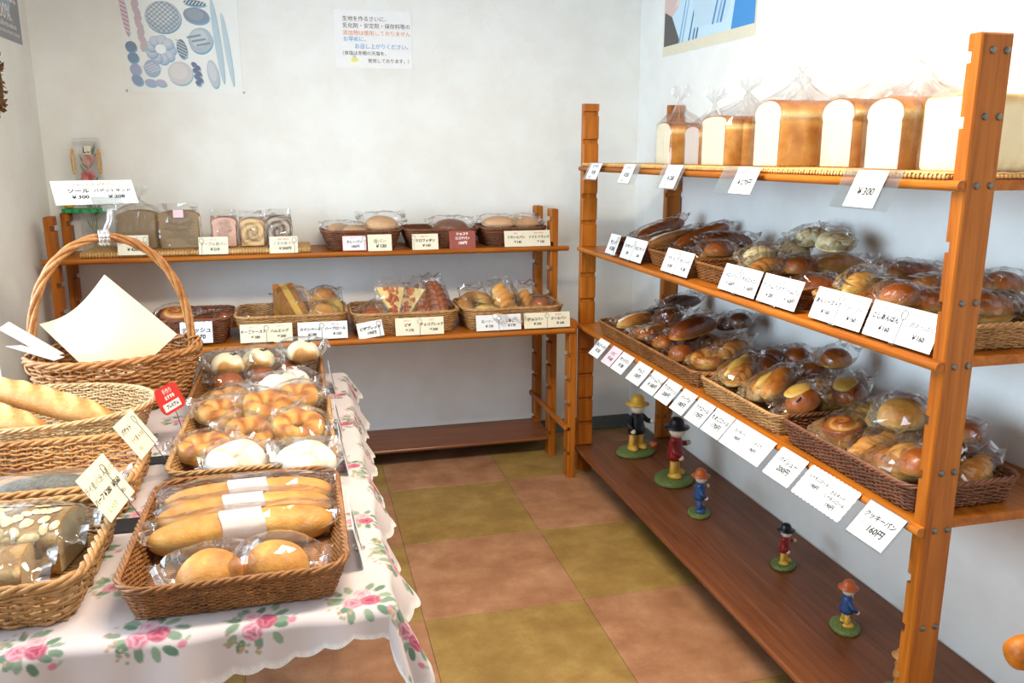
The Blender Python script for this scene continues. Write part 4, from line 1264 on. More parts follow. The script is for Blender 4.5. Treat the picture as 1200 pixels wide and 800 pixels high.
# baskets on the table
basket('wicker_basket', 'brown fine woven tray basket holding three baguettes on the table', (-.15, 1.66, CZ), 0, 'rect', .175, .231, .066, .024, .035, .0135, .0021, 'wicker_brown', None, .0062, 3, 5, .5)
basket('wicker_basket', 'tan woven tray basket of ring breads and sugared doughnuts', (-.147, 2.272, CZ), 0, 'rect', .178, .284, .062, .02, .035, .0150, .0022, 'wicker_tan', None, .006, 2, 4, .5)
basket('wicker_basket', 'brown woven tray basket of pale raisin buns behind the ring breads', (-.16, 2.857, CZ), 0, 'rect', .184, .260, .062, .02, .035, .0150, .0022, 'wicker_brown', None, .006, 2, 4, .5)
basket('wicker_basket', 'square willow basket holding almond topped rye bread', (-.635, 1.632, CZ), 0, 'rect', .205, .175, .078, .022, .04, .026, .0034, 'wicker_tan', None, .0085, 3, 5, 1.0)
basket('wicker_basket', 'square willow basket holding a seeded loaf', (-.645, 2.06, CZ), 0, 'rect', .22, .160, .078, .022, .04, .026, .0034, 'wicker_honey', None, .0085, 3, 5, 1.0)
basket('wicker_basket', 'pale oval basket holding two crusty baguettes', (-.74, 2.457, CZ), 0, 'ellipse', .255, .168, .115, .048, .05, .018, .0028, 'wicker_pale', None, .0065, 3, 5, .6)

# gift-style basket with a tall handle
HB = thing('handled_basket', 'large willow basket with a tall twisted handle and cream paper inside', 'basket', (-.605, 2.85, CZ), R(16))
for nm, me in basket_meshes('ellipse', .205, .135, .175, .052, .05, .027, .0045, 'wicker_peel', 'wicker_peel', .0105, 3, 6, .8): link(nm, me, HB)
hd = MB(); t = np.linspace(0, PI, 90)
for k in range(4):
    ph = t * 5.5 + k * PI / 2
    rr_ = .0085
    P = np.stack([.235 * np.cos(t) + rr_ * np.cos(ph) * np.cos(t), rr_ * np.sin(ph), .15 + .395 * np.sin(t) ** .8 + rr_ * np.cos(ph) * np.sin(t)], 1)
    hd.tube(P, .0068, 7, ref=(0, 1, 0))
hd.build('handle', 'wicker_peel', HB)
for sx in (-1, 1):
    wr = MB()
    for k in range(5):
        a = np.linspace(0, 2 * PI, 26)
        wr.tube(np.stack([sx * .238 + .02 * np.cos(a), .03 * np.sin(a) - .03 + .015 * k, .163 + .013 * k * .5 + .02 * np.sin(a + k)], 1), .0045, 5, ref=(.3, .2, .9))
    wr.build('handle_binding', 'wicker_peel', HB)
# paper sheet standing in the basket, one corner up
def sheet(name, pts, mat, parent, bulge, th=.0006, n=26, curl=0.0, sag=0.0):
    """four corner points -> softly curved sheet of paper"""
    A, B, C_, D = [np.array(p, float) for p in pts]
    s = np.linspace(0, 1, n); V = []
    nrm = np.cross(B - A, D - A); nrm /= np.linalg.norm(nrm)
    for u in s:
        for v in s:
            p = A * (1 - u) * (1 - v) + B * u * (1 - v) + C_ * u * v + D * (1 - u) * v
            p = p - np.array([0, 0, sag * math.sin(PI * v) * (1 - u) ** 2])
            V.append(p + nrm * (bulge * math.sin(PI * u) * math.sin(PI * v) + curl * (u - .5) * (v - .5)))
    V = np.array(V); W = V + nrm * th
    F = [(i * n + j, (i + 1) * n + j, (i + 1) * n + j + 1, i * n + j + 1) for i in range(n - 1) for j in range(n - 1)]
    m = n * n
    mb = MB().add(np.concatenate([V, W]), [f[::-1] for f in F] + [tuple(i + m for i in f) for f in F])
    return mb.build(name, mat, parent)
pp = thing('paper_sheet', 'large sheet of cream paper standing corner up in the handled basket', 'paper', (-.605, 2.85, CZ), R(16))
sheet('sheet', [(-.205, .03, .275), (-.03, -.085, .06), (.195, .055, .195), (-.005, .085, .425)], 'paper_cream', pp, .035, curl=.10, sag=.035)
pq = thing('paper_sheet', 'narrow folded white paper sticking out at the side of the handled basket', 'paper', (-.605, 2.85, CZ), R(16))
sheet('sheet', [(-.315, -.065, .295), (-.19, -.065, .19), (-.15, -.04, .195), (-.285, -.04, .31)], 'card_white', pq, .01)
sheet('fold', [(-.302, -.085, .245), (-.18, -.085, .185), (-.15, -.07, .19), (-.26, -.07, .24)], 'card_white', pq, .008)
# clip card on the handle
pc = price_card('white price card clipped to the top of the tall basket handle', (-0.718, 2.8, 1.349), 22, 48, .235, .105,
    [('ink_black', 'ソール', .2, .30, .55), ('ink_black', '￥300', .2, .30, .3), ('ink_black', 'バゲットサンド', .15, .72, .55), ('ink_black', '￥208', .2, .74, .3), ('ink_orange', 'フランスパン', .13, .4, .8), ('ink_orange', 'プチパン', .13, .66, .82)], 'card_white')
cl = MB().box(.10, .19, -.006, .03, .001, .004, .001).box(.125, .165, -.03, -.004, -.004, .004, .001)
cl.build('clip', 'acrylic', pc)
apex = Vector((-.605, 2.85, CZ + .553)); inv = pc.matrix_world.inverted()
top_ = Vector((.145, -.022, 0)); end_ = inv @ apex
mid_ = (top_ + end_) / 2 + Vector((.008, 0, .006))
MB().tube([top_, mid_, end_], [.007, .008, .009], 8).build('clip_stem', 'film_frost', pc)
gr = MB(); ax_ = (inv.to_3x3() @ Vector((math.cos(R(16)), math.sin(R(16)), 0)))
a_ = np.linspace(0, 2 * PI, 20); up_ = np.array(inv.to_3x3() @ Vector((0, 0, 1))); sd_ = np.cross(np.array(ax_), up_); c_ = np.array(inv @ (apex - Vector((0, 0, .008))))
for q in (-.011, 0, .011): gr.tube([c_ + np.array(ax_) * q + .0205 * (math.cos(t) * sd_ + math.sin(t) * up_) for t in a_], .006, 6, ref=np.array(ax_))
gr.build('clip_grip', 'film_frost', pc)

# bread in the brown tray
for i, (x, y, rz) in enumerate(((-.150, 1.668, 4), (-.150, 1.752, 2), (-.146, 1.836, 1))):
    bread('baguette', (x, y, CZ + .008), rz, '', seed=i, lift=-1, label='bagged baguette with paper band ' + ('beside the two round buns', 'between two other baguettes', 'next to the ring bread tray')[i])
bread('lg_bun', (*(-0.1979, 1.496, 0.76)[:2], CZ + .008), 20, '', seed=0, label='large round bun in film in front of the bare end of the baguettes')
bread('lg_bun', (*(-0.06521, 1.504, 0.76)[:2], CZ + .008), -12, '', seed=1, label='large round bun in film by the aisle side of the brown tray')

# ring breads
W_ = 'in the tan table tray'
z1, z2 = CZ + .008, CZ + .05
for k, (kd, p, z, rz, tl) in enumerate((
    ('big_ring', (-0.2755, 2.182, 0.76), z1, 10, (0, -8)), ('sugar_ring', (-0.1859, 2.039, 0.78), z1 + .012, 0, (8, 0)), ('sugar_ring', (-0.04903, 2.029, 0.78), z1 + .012, 10, (6, 4)),
    ('big_ring', (-0.1653, 2.235, 0.79), z2 - .01, -35, (10, 12)), ('big_ring', (-0.03804, 2.226, 0.79), z2 - .012, -20, (12, 6)), ('big_ring', (-0.285, 2.474, 0.77), z1 + .01, 8, (6, 0)),
    ('big_ring', (-0.158, 2.463, 0.79), z2 - .01, -30, (8, 8)), ('big_ring', (-0.04293, 2.508, 0.79), z2 - .01, -10, (8, -6)), ('sugar_ring', (-0.0492, 2.457, 0.765), z1, 30, (0, 0)), ('big_ring', (-0.2629, 2.694, 0.75), z1, 60, (0, 0)))):
    bread(kd, (p[0], p[1], z), rz, W_, tl, seed=k % 3, floor=CZ + .005)
W_ = 'in the brown tray behind the ring breads'
for k, (kd, p, z, rz, tl) in enumerate((
    ('white_bun', (-0.1406, 2.71, 0.78), z1 + .015, 20, (5, 0)), ('white_bun', (-0.03284, 2.737, 0.78), z1 + .015, -20, (5, 0)),
    ('eye_bun', (-0.2902, 2.947, 0.8), z2 + .012, 6, (14, 0)), ('brown_bun', (-0.2847, 2.869, 0.75), z1 + .004, 10, (12, 0)),
    ('eye_bun', (-0.1727, 2.995, 0.8), z2 + .012, -6, (14, 0)), ('brown_bun', (-0.1817, 2.949, 0.765), z1 + .01, 0, (12, 0)),
    ('eye_bun', (-0.04903, 3.004, 0.8), z2 + .016, 4, (14, 0)), ('brown_bun', (-0.05949, 2.973, 0.77), z1 + .014, 20, (12, 0)))):
    bread(kd, (p[0], p[1], z), rz, W_, tl, seed=k % 3, floor=CZ + .005)

# rye breads in the square willow baskets
def rye(label, loc, rz, L, w, h, seed, flakes=False, bagname=True):
    t = thing('bagged_loaf', label, 'bread loaf', loc, R(rz))
    prof_L = L
    mb = loaf(L, w, h, h * .62, 0, seed)
    mb.build('loaf', ['bread_grain', 'crumb_rye'], t)
    if flakes:
        rs = np.random.RandomState(seed); f = MB()
        for k in range(70):
            a = rs.uniform(.25, 2.9); x = rs.uniform(.004, L - .004)
            n = (math.cos(a), math.sin(a))
            y, z = w / 2 * 1.04 * n[0], h * .38 + h * .62 * n[1] ** .7 + .001
            M = Matrix.Translation((x, y, z)) @ Vector((0, n[0] * .9, n[1])).to_track_quat('Z', 'X').to_matrix().to_4x4() @ Matrix.Rotation(rs.uniform(0, 3), 4, 'Z')
            f.join(MB().lathe([(.011, 0), (.0125, .0008), (.011, .0016)], 8, sx=1.0, sy=.7), M)
        f.build('almond_flakes', 'almond', t)
    b = pillow(L * 1.15, w * 1.2, h * 1.08, .03, seed, 30, 24)
    MB().join(b, Matrix.Translation((L / 2, 0, 0))).build('bag', 'film_clear', t)
    return t
rye('half round rye loaf covered in almond flakes, bagged in the square willow basket', (-.66, 1.715, CZ + .012), -10, .19, .13, .105, 3, True)
rye('plain brown rye piece in crinkled film in the square willow basket', (-.71, 1.555, CZ + .012), 4, .19, .12, .085, 4)
t = thing('wrapped_loaf', 'dark seed crusted loaf in film in the second willow basket', 'bread loaf', (-.60, 1.975, CZ + .012), R(3))
blob(.13, .05, .055, 40, 20, seed=8, amp=.03).build('loaf', 'bread_seed', t)
pillow(.29, .12, .078, .035, 8).build('bag', 'film_clear', t)
bread('rustic_stick', (-.715, 2.45, CZ + .10), -24, '', (0, 12), seed=0, label='crusty slashed baguette reaching toward the empty end of the oval basket')
bread('rustic_stick', (-.86, 2.40, CZ + .095), -26, '', (0, 12), seed=1, label='crusty slashed baguette by the willow basket side of the oval basket')

# wire-held cards beside the willow baskets
def stem(parent, x, L):
    MB().tube([(x, .04, -.0012), (x, -.002, -.0012), (x + .006, -L * .5, -.006), (x + .012, -L, -.01)], .0012, 5, ref=(1, 0, 0)).build('wire_stem', 'steel_wire', parent)
c1 = price_card('cream rye bread price card on a wire by the almond loaf', (-0.3905, 1.637, 0.8), 84, 32, .155, .105,
    [('ink_black', 'ライ麦パン', .17, .26, .68), ('ink_black', 'ハーフ￥280', .15, .28, .42), ('ink_black', 'ライ麦パン', .17, .76, .68), ('ink_black', '￥560', .17, .76, .42), ('ink_green', 'しっとり', .12, .3, .15), ('ink_black', '税込', .1, .8, .2)], 'card_cream', clip=.72)
stem(c1, .11, .10)
c2 = price_card('cream price card on a wire by the second willow basket', (-0.3933, 1.989, 0.8), 84, 34, .14, .10,
    [('ink_black', 'バゲット', .16, .3, .72), ('ink_black', 'ライ麦￥310', .16, .45, .42), ('ink_green', '税込', .12, .3, .18)], 'card_cream', clip=.8)
stem(c2, .11, .09)
c3 = thing('price_tag', 'red rounded price tag on a wire in front of the handled basket', 'price card')
c3.matrix_world = Matrix.Translation((-0.391, 2.33, 0.8)) @ Matrix.Rotation(R(70), 4, 'Z') @ Matrix.Rotation(R(66), 4, 'X')
pl = []
for cx, cy, t0 in ((.10, .055, 0), (.022, .055, 90), (.022, .022, 180), (.10, .022, 270)):
    for t in np.linspace(t0, t0 + 90, 6): pl.append((cx + .022 * math.cos(R(t)), cy + .022 * math.sin(R(t))))
MB().prism(pl, 0, .003).build('tag', 'card_red', c3, False)
MB().box(.012, .098, .008, .03, .0025, .0036).build('white_label', 'card_white', c3, False)
letter(c3, 'lettering', [('手作り', .017, .06, .06, 'CENTER'), ('おすすめ', .013, .06, .043, 'CENTER')], 'ink_white')
lt = thing('tmp', 'tmp', 'tmp'); bpy.data.objects.remove(lt); LABEL_USE.pop('tmp')
letter(c3, 'label_lettering', [('プレミアム', .013, .055, .019, 'CENTER', 0, 0)], 'ink_black')
MB().tube([(.06, .03, -.001), (.065, -.01, -.003), (.07, -.08, -.02)], .0013, 5, ref=(1, 0, 0)).build('wire_stem', 'steel_wire', c3)
# cards along the right edge, facing the aisle
for k, (y, nm, pr, lab) in enumerate(((1.52, 'フランスパン', '￥240', 'white price card leaning on the baguette tray, facing the aisle'), (2.02, 'シュガードーナツ', '￥150', 'white price card leaning on the ring bread tray near the baguettes'),
        (2.32, 'リングパン', '￥160', 'white price card leaning on the ring bread tray near the raisin buns'), (2.78, 'クリームパン', '￥170', 'white price card leaning on the raisin bun tray, facing the aisle'))):
    price_card(lab, (.083, y, CZ), 90, 12, .19 if k in (0, 1) else .15, .085, menu(nm, pr), 'card_white', clip=.5)

# ------------------------------------------------------------------ right rack, top shelf: loaves in tied bags on a rattan mat
def rattan_mat(name, label, x0, x1, y0, y1, z0, th, along, pitch=.0075, wrap=.009):
    """flat cane mat: core, canes along the length, bindings round the edge"""
    o = thing(name, label, 'mat', ((x0 + x1) / 2, (y0 + y1) / 2, z0))
    hx, hy = (x1 - x0) / 2, (y1 - y0) / 2
    c = MB(); rc = th * .5
    if along == 0:
        y = -hy + rc
        while y < hy: c.tube([(-hx, y, rc), (0, y, rc), (hx, y, rc)], rc, 6); y += th * .98
    else:
        x = -hx + rc
        while x < hx: c.tube([(x, -hy, rc), (x, 0, rc), (x, hy, rc)], rc, 6); x += th * .98
    c.build('canes', 'rattan_mat', o)
    b = MB(); L = hx if along == 0 else hy; s = -L + .004; k = 0
    while s < L:
        m = 9; W = hy if along == 0 else hx
        w = np.linspace(-W - .001, W + .001, 2 * m)
        for ph in (0,):
            top = th + .0008 + .0012 * np.cos(PI * (np.arange(2 * m) + k))
            pts = [(s, -W - .0012, .001)] + [(s, q, tz) for q, tz in zip(w, top)] + [(s, W + .0012, .001)]
            if along == 1: pts = [(q, p, z) for p, q, z in pts]
            b.tube(pts, .0026, 4, ref=(1, 0, 0) if along == 0 else (0, 1, 0))
        s += wrap; k += 1
    b.build('binding', 'rattan_mat', o)
    return o
rattan_mat('rattan_mat', 'narrow cane mat under the loaves on the top shelf of the tall rack', 1.232, 1.62, 1.392, 3.59, 1.4535, .010, 1, wrap=.012)
LZ = 1.4665
tin_loaf((1.335, 2.955, LZ), 0, .13, .125, .155, 'small white loaf in a tied bag at the corner end of the top shelf', dome=.04, seed=1)
tin_loaf((1.36, 2.765, LZ), 0, .15, .115, .135, 'greyish raisin loaf in a tied bag between two white loaves', 'crumb_grey', .035, seed=2)
tin_loaf((1.33, 2.55, LZ), 0, .24, .165, .16, 'square white loaf with wide golden crust sides on the top shelf', dome=.02, slices=4, seed=3)
tin_loaf((1.43, 2.385, LZ), 0, .20, .10, .165, 'narrow golden loaf set back behind the tall domed loaf', dome=.03, seed=4)
tin_loaf((1.325, 2.215, LZ), 0, .23, .14, .19, 'tall domed white loaf with deep brown crust next to the sliced loaf', dome=.05, slices=0, seed=5, tie=.08)
tin_loaf((1.43, 2.035, LZ), 0, .24, .14, .185, 'brown crusted loaf with slice marks set back from the shelf edge', dome=.05, slices=5, seed=6)
tin_loaf((1.46, 1.86, LZ), 0, .20, .12, .18, 'brown crusted loaf standing farthest back near the wall', dome=.045, slices=0, seed=7)
tin_loaf((1.325, 1.708, LZ), 0, .20, .125, .165, 'domed white loaf with brown side beside the square white loaf', dome=.045, slices=4, seed=8, tie=.07)
tin_loaf((1.325, 1.50, LZ), 0, .30, .165, .155, 'flat topped square white loaf behind the end post of the tall rack', square=True, slices=0, seed=9, tie=.06, crust='bread_pale')

RZ_ = -90
def lip_card(label, px0, px1, xv, zv, tilt, h, lines, mat='card_white', hang=False, **kw):
    """card along the right rack's shelf edge: y of its two ends, facing the aisle"""
    w = px0 - px1
    if hang:
        s = math.sin(R(tilt)); c_ = math.cos(R(tilt))
        return price_card(label, (xv - h * s, px0, zv - h * c_), RZ_, tilt, w, h, lines, mat, **kw)
    return price_card(label, (xv, px0, zv), RZ_, tilt, w, h, lines, mat, **kw)
for k, (a, b, pr, nm, lab, ho) in enumerate((
    (3.397, 3.267, '￥250', 'ぶどうパン', 'hanging acrylic price card at the post end of the top shelf', (.03, .0)),
    (3.02, 2.911, '￥250', 'くるみ食パン', 'hanging acrylic price card on the bare stretch of mat', (.0, .05)),
    (2.629, 2.519, '￥280', 'レーズン', 'hanging acrylic price card below the greyish raisin loaf', (.045, .02)),
    (2.158, 2.04, '￥270円', '角食パン', 'hanging acrylic price card with wide clear margin below the golden sliced loaf', (.09, .0)),
    (1.632, 1.531, '￥300', '山型食パン', 'hanging acrylic price card reading 300 yen below the domed loaf', (.05, .045)))):
    lip_card(lab, a, b, 1.212, 1.468, 24, (.07, .075, .08, .078, .085)[k], [('ink_black', nm, .19, .5, .8), ('ink_black', pr, .28, .52, .42), ('ink_black', '税込', .15, .35, .13)] + ([('ink_green', '麦', .14, .8, .16)] if k == 3 else []), hang=True, holder=ho)

# ------------------------------------------------------------------ right rack, middle shelf
MZ = 1.0925
def rb(label, y0, y1, x0, x1, z, mat, h=.055, flare=.018, rr=.0026):
    return basket('bread_basket', label, ((x0 + x1) / 2, (y0 + y1) / 2, z), 0, 'rect', (x1 - x0) / 2 - flare - .004, (y0 - y1) / 2 - flare - .004, h, flare, .028, .017, rr, mat, None, .0058, 2, 4, .5)
rb('dark basket at the far end of the middle shelf, holding the long sandwich', 3.38, 2.98, 1.29, 1.62, MZ, 'wicker_dark')
rb('honey coloured basket of crusty sticks on the middle shelf', 2.96, 2.60, 1.275, 1.60, MZ, 'wicker_brown')
rb('tan basket of dark glazed bread on the middle shelf', 2.58, 2.24, 1.275, 1.60, MZ, 'wicker_brown')
rb('basket of pale scored buns on the middle shelf', 2.22, 1.915, 1.275, 1.60, MZ, 'wicker_brown')
rb('basket of bean paste buns beside the end post on the middle shelf', 1.895, 1.40, 1.275, 1.66, MZ, 'wicker_tan')
W_ = 'on the middle shelf of the tall rack'
for kd, p, z, rz, tl, sd in (
    ('dark_stick', (1.516, 3.337, 1.16), MZ + .05, 14, (0, -14), 0), ('sandwich_stick', (1.465, 3.112, 1.14), MZ + .04, 10, (0, -10), 0),
    ('dark_stick', (1.532, 3.065, 1.15), MZ + .045, 4, (0, -18), 1), ('braid_loaf', (1.539, 2.802, 1.135), MZ + .03, 8, (0, 0), 0),
    ('brown_bun', (1.417, 2.622, 1.12), MZ + .02, 20, (0, 0), 0), ('choco_roll', (1.477, 2.836, 1.12), MZ + .022, 30, (0, 0), 0),
    ('melon', (1.436, 2.39, 1.135), MZ + .02, 15, (0, -14), 0), ('melon', (1.546, 2.422, 1.13), MZ + .02, 40, (0, -10), 1), ('melon', (1.619, 2.392, 1.14), MZ + .03, 10, (0, -12), 2), ('melon', (1.615, 2.266, 1.14), MZ + .03, 70, (0, -12), 0),
    ('brown_bun', (1.459, 2.22, 1.12), MZ + .012, 0, (0, 0), 1), ('brown_bun', (1.409, 2.033, 1.12), MZ + .012, 20, (0, 0), 2), ('long_roll', (1.586, 2.188, 1.12), MZ + .012, 0, (0, 0), 0),
    ('yellow_twist', (1.415, 1.879, 1.135), MZ + .025, 35, (0, -8), 0), ('yellow_twist', (1.437, 1.835, 1.13), MZ + .03, 50, (0, -8), 1),
    ('brown_bun', (1.604, 1.923, 1.12), MZ + .012, 10, (0, 0), 0), ('brown_bun', (1.367, 1.658, 1.14), MZ + .028, 30, (0, 0), 1), ('brown_bun', (1.429, 1.631, 1.14), MZ + .03, 0, (0, 0), 2), ('brown_bun', (1.667, 1.893, 1.12), MZ + .012, 0, (0, 0), 0),
    ('brown_bun', (1.655, 1.644, 1.14), MZ + .028, 0, (0, 0), 1), ('brown_bun', (1.531, 1.57, 1.13), MZ + .02, 0, (0, 0), 2), ('brown_bun', (1.656, 1.592, 1.12), MZ + .018, 15, (0, 0), 0)):
    w_ = 'in the far sandwich basket' if p[1] > 2.97 else 'in the crusty stick basket' if p[1] > 2.59 else 'in the dark glazed bread basket' if p[1] > 2.23 else 'in the scored bun basket' if p[1] > 1.905 else 'in the bean bun basket by the post'
    bread(kd, (p[0], p[1], z + (.03 if kd == 'melon' else 0) + .12 * max(0, p[0] - 1.33)), rz, w_, tl, sd, floor=MZ + .005, xlim=(1.272, 1.70), lift=.026)
K = .68
for lab, a, b, h, lines, clip in (
    ('small price card at the far end of the middle shelf', 3.297, 3.187, .085, menu('サンド', '￥280'), .85),
    ('price card for the long sandwich on the middle shelf', 3.13, 2.914, .088, double('カツサンド', '280', 'たまごサンド', '260', k=K), .5),
    ('price card in front of the crusty sticks', 2.731, 2.521, .085, double('フランス', '￥200', 'ガーリック', '￥180', 'ハード', None, K), .5),
    ('double price card for melon bread on the middle shelf', 2.304, 2.091, .082, double('メロンパン', '￥160円', 'チョコメロン', '￥160円', '手作り', None, K), .5),
    ('double price card for cream bread on the middle shelf', 2.077, 1.887, .082, double('クリームパン', '￥200', 'クリームパン', '￥160円', '北海道産', None, K), .5),
    ('double price card for bean twist and white bean buns', 1.823, 1.621, .082, double('あんツイスト', '￥160', '白あんぱん', '￥160', '北海道産小豆', None, K), .5),
    ('double price card for two kinds of bean buns beside the end post', 1.611, 1.395, .084, double('こしあんぱん', '￥160', '小倉あんぱん', '￥160', '北海道産小豆使用', '北海道産小豆使用', K), .5)):
    lip_card(lab, a, b, 1.2425, 1.096, 20, h, lines, clip=clip)

# ------------------------------------------------------------------ right rack, lower shelf
QZ = .7325
rb('long brown basket of rolls at the far end of the lower shelf', 3.395, 2.43, 1.243, 1.56, QZ, 'wicker_brown')
rb('tan basket of filled buns in the middle of the lower shelf', 2.42, 1.935, 1.243, 1.56, QZ, 'wicker_tan')
rb('dark brown basket of spiral buns beside the end post', 1.93, 1.40, 1.243, 1.55, QZ, 'wicker_dark', .062)
for kd, p, z, rz, tl, sd, w in (
    ('filled_roll', (1.337, 3.248, 0.8), QZ + .035, 8, (0, -8), 0, 0), ('filled_roll', (1.311, 3.072, 0.8), QZ + .035, 8, (0, -8), 1, 0), ('nut_bun', (1.303, 3.034, 0.78), QZ + .03, 0, (0, 0), 0, 0),
    ('choco_roll', (1.499, 3.29, 0.78), QZ + .03, 20, (0, -10), 1, 0), ('choco_roll', (1.559, 3.262, 0.79), QZ + .03, 15, (0, -10), 2, 0), ('choco_roll', (1.647, 3.26, 0.79), QZ + .03, 10, (0, -12), 0, 0),
    ('nut_bun', (1.467, 3.099, 0.79), QZ + .03, 30, (0, -8), 1, 0), ('nut_bun', (1.535, 3.064, 0.79), QZ + .03, 60, (0, -8), 2, 0), ('brown_bun', (1.301, 2.878, 0.79), QZ + .03, 15, (0, 0), 0, 0),
    ('brown_log', (1.419, 2.848, 0.79), QZ + .03, 20, (0, -8), 0, 0), ('choco_bun', (1.593, 2.882, 0.79), QZ + .03, 0, (0, -8), 0, 0), ('choco_bun', (1.628, 2.81, 0.79), QZ + .03, 40, (0, -8), 1, 0),
    ('ring', (1.377, 2.579, 0.79), QZ + .03, 30, (0, -14), 0, 0), ('brown_bun', (1.493, 2.63, 0.78), QZ + .02, 30, (0, 0), 1, 0),
    ('egg_roll', (1.349, 2.36, 0.79), QZ + .03, 30, (0, -14), 0, 1), ('cheese_bun', (1.309, 2.213, 0.79), QZ + .03, 30, (0, -14), 0, 1), ('cup_bun', (1.491, 2.391, 0.79), QZ + .03, 0, (0, -14), 0, 1), ('cup_bun', (1.556, 2.363, 0.79), QZ + .03, 30, (0, -14), 1, 1),
    ('long_roll', (1.366, 2.15, 0.79), QZ + .03, 36, (0, -14), 1, 1), ('custard_bun', (1.285, 1.977, 0.79), QZ + .026, 0, (0, -24), 0, 1), ('brown_bun', (1.544, 2.23, 0.78), QZ + .02, 0, (0, 0), 1, 1), ('brown_bun', (1.585, 2.183, 0.79), QZ + .03, 20, (0, -8), 2, 1),
    ('custard_bun', (1.398, 2.042, 0.79), QZ + .026, 40, (0, -18), 1, 1), ('small_spiral', (1.434, 2.007, 0.79), QZ + .026, 0, (0, -18), 0, 1), ('custard_bun', (1.486, 1.994, 0.8), QZ + .03, 30, (0, -18), 2, 1),
    ('spiral', (1.299, 1.826, 0.8), QZ + .03, 10, (0, -16), 0, 2), ('small_spiral', (1.432, 1.838, 0.79), QZ + .03, -10, (0, -10), 1, 2), ('butter_roll', (1.306, 1.715, 0.79), QZ + .026, 10, (0, -12), 0, 2),
    ('big_bun', (1.289, 1.58, 0.8), QZ + .024, 10, (0, -14), 0, 2), ('big_bun', (1.451, 1.692, 0.79), QZ + .018, 30, (0, -8), 1, 2), ('brown_bun', (1.285, 1.497, 0.79), QZ + .026, 0, (0, -8), 0, 2), ('brown_bun', (1.549, 1.617, 0.76), QZ + .014, 40, (0, 0), 1, 2)):
    bread(kd, (p[0], p[1], z + .22 * max(0, p[0] - 1.30)), rz, ('in the long basket of the lower shelf', 'in the middle basket of the lower shelf', 'in the dark basket of the lower shelf')[w], tl, sd, floor=QZ + .005, xlim=(1.247, 1.70), lift=.038)
W3 = ('in the long basket of the lower shelf', 'in the middle basket of the lower shelf', 'in the dark basket of the lower shelf')
for k, (kd, x, y, dz, rz, w) in enumerate((('bun', 1.46, 3.26, .05, 10, 0), ('twist', 1.34, 3.20, .02, 20, 0), ('nut_bun', 1.47, 3.07, .05, 40, 0), ('choco_bun', 1.47, 2.90, .05, 5, 0), ('brown_bun', 1.36, 2.77, .02, 20, 0),
        ('bun', 1.48, 2.74, .05, 0, 0), ('twist', 1.47, 2.58, .045, 25, 0), ('cup_bun', 1.48, 2.37, .045, 10, 1), ('bun', 1.49, 2.24, .05, 0, 1), ('twist', 1.37, 2.31, .02, 35, 1), ('cheese_bun', 1.49, 2.08, .05, 20, 1), ('egg_roll', 1.36, 2.13, .03, 20, 1),
        ('bun', 1.37, 1.99, .02, 0, 1), ('small_spiral', 1.48, 1.84, .04, 0, 2), ('twist', 1.38, 1.80, .02, 15, 2), ('butter_roll', 1.47, 1.68, .045, 10, 2), ('bun', 1.36, 1.63, .02, 0, 2), ('twist', 1.47, 1.52, .03, 30, 2))):
    bread(kd, (x, y, QZ + dz), rz, W3[w], (0, -10), k % 3, floor=QZ + .005, xlim=(1.25, 1.70), lift=.038)
for k, (kd, x, y, dz, rz, wh) in enumerate((('bun', 1.39, 3.23, .02, 0, 'in the far sandwich basket'), ('long_roll', 1.48, 2.73, .03, 10, 'in the crusty stick basket'), ('bun', 1.50, 2.46, .04, 0, 'in the dark glazed bread basket'), ('twist', 1.42, 2.33, .03, 20, 'in the dark glazed bread basket'),
        ('brown_bun', 1.40, 2.02, .02, 0, 'in the scored bun basket'), ('long_roll', 1.40, 1.82, .02, 20, 'in the bean bun basket by the post'), ('bun', 1.52, 1.74, .03, 0, 'in the bean bun basket by the post'), ('bun', 1.52, 1.57, .03, 10, 'in the bean bun basket by the post'))):
    bread(kd, (x, y, MZ + dz), rz, wh, (0, -8), k % 3, floor=MZ + .005, xlim=(1.275, 1.70), lift=.026)
def small(nm, pr, k=1.0): return [('ink_black', nm, .2 * k, .5, .64), ('ink_black', pr, .24 * k, .52, .36)]
T_ = ((3.273, 3.163, 'あんドーナツ', '￥150', 'white tag at the far end of the lower shelf edge'), (3.122, 3.022, 'いちご', '￥160', 'pinkish tag on the lower shelf edge'),
      (3.012, 2.896, 'サンドパン', '￥180', 'white tag with a red mark on the lower shelf edge'), (2.851, 2.728, 'チョコ', '150円', 'white tag below the nutty buns'),
      (2.709, 2.598, 'クリームロール', '￥180円', 'white tag with three lines below the shiny brown bun'), (2.587, 2.478, 'ブリオッシュ', '200円', 'white tag below the thick brown log loaf'),
      (2.459, 2.364, 'ベーグル', '180円', 'white tag below the golden ring bread'), (2.346, 2.24, 'ツナロール', '170円', 'white tag where the long basket meets the middle basket'),
      (2.231, 2.119, 'たまごロール', '170円', 'white tag below the egg roll'), (2.113, 1.894, None, None, 'wide white tag with two prices below the middle basket'),
      (1.865, 1.747, 'パイシュー', '200円', 'wavy edged white tag at the corner of the dark basket'), (1.728, 1.538, None, None, 'wide wavy edged tag with two prices below the dark basket'),
      (1.504, 1.385, None, None, 'acrylic held tag reading 160 yen beside the end post'))
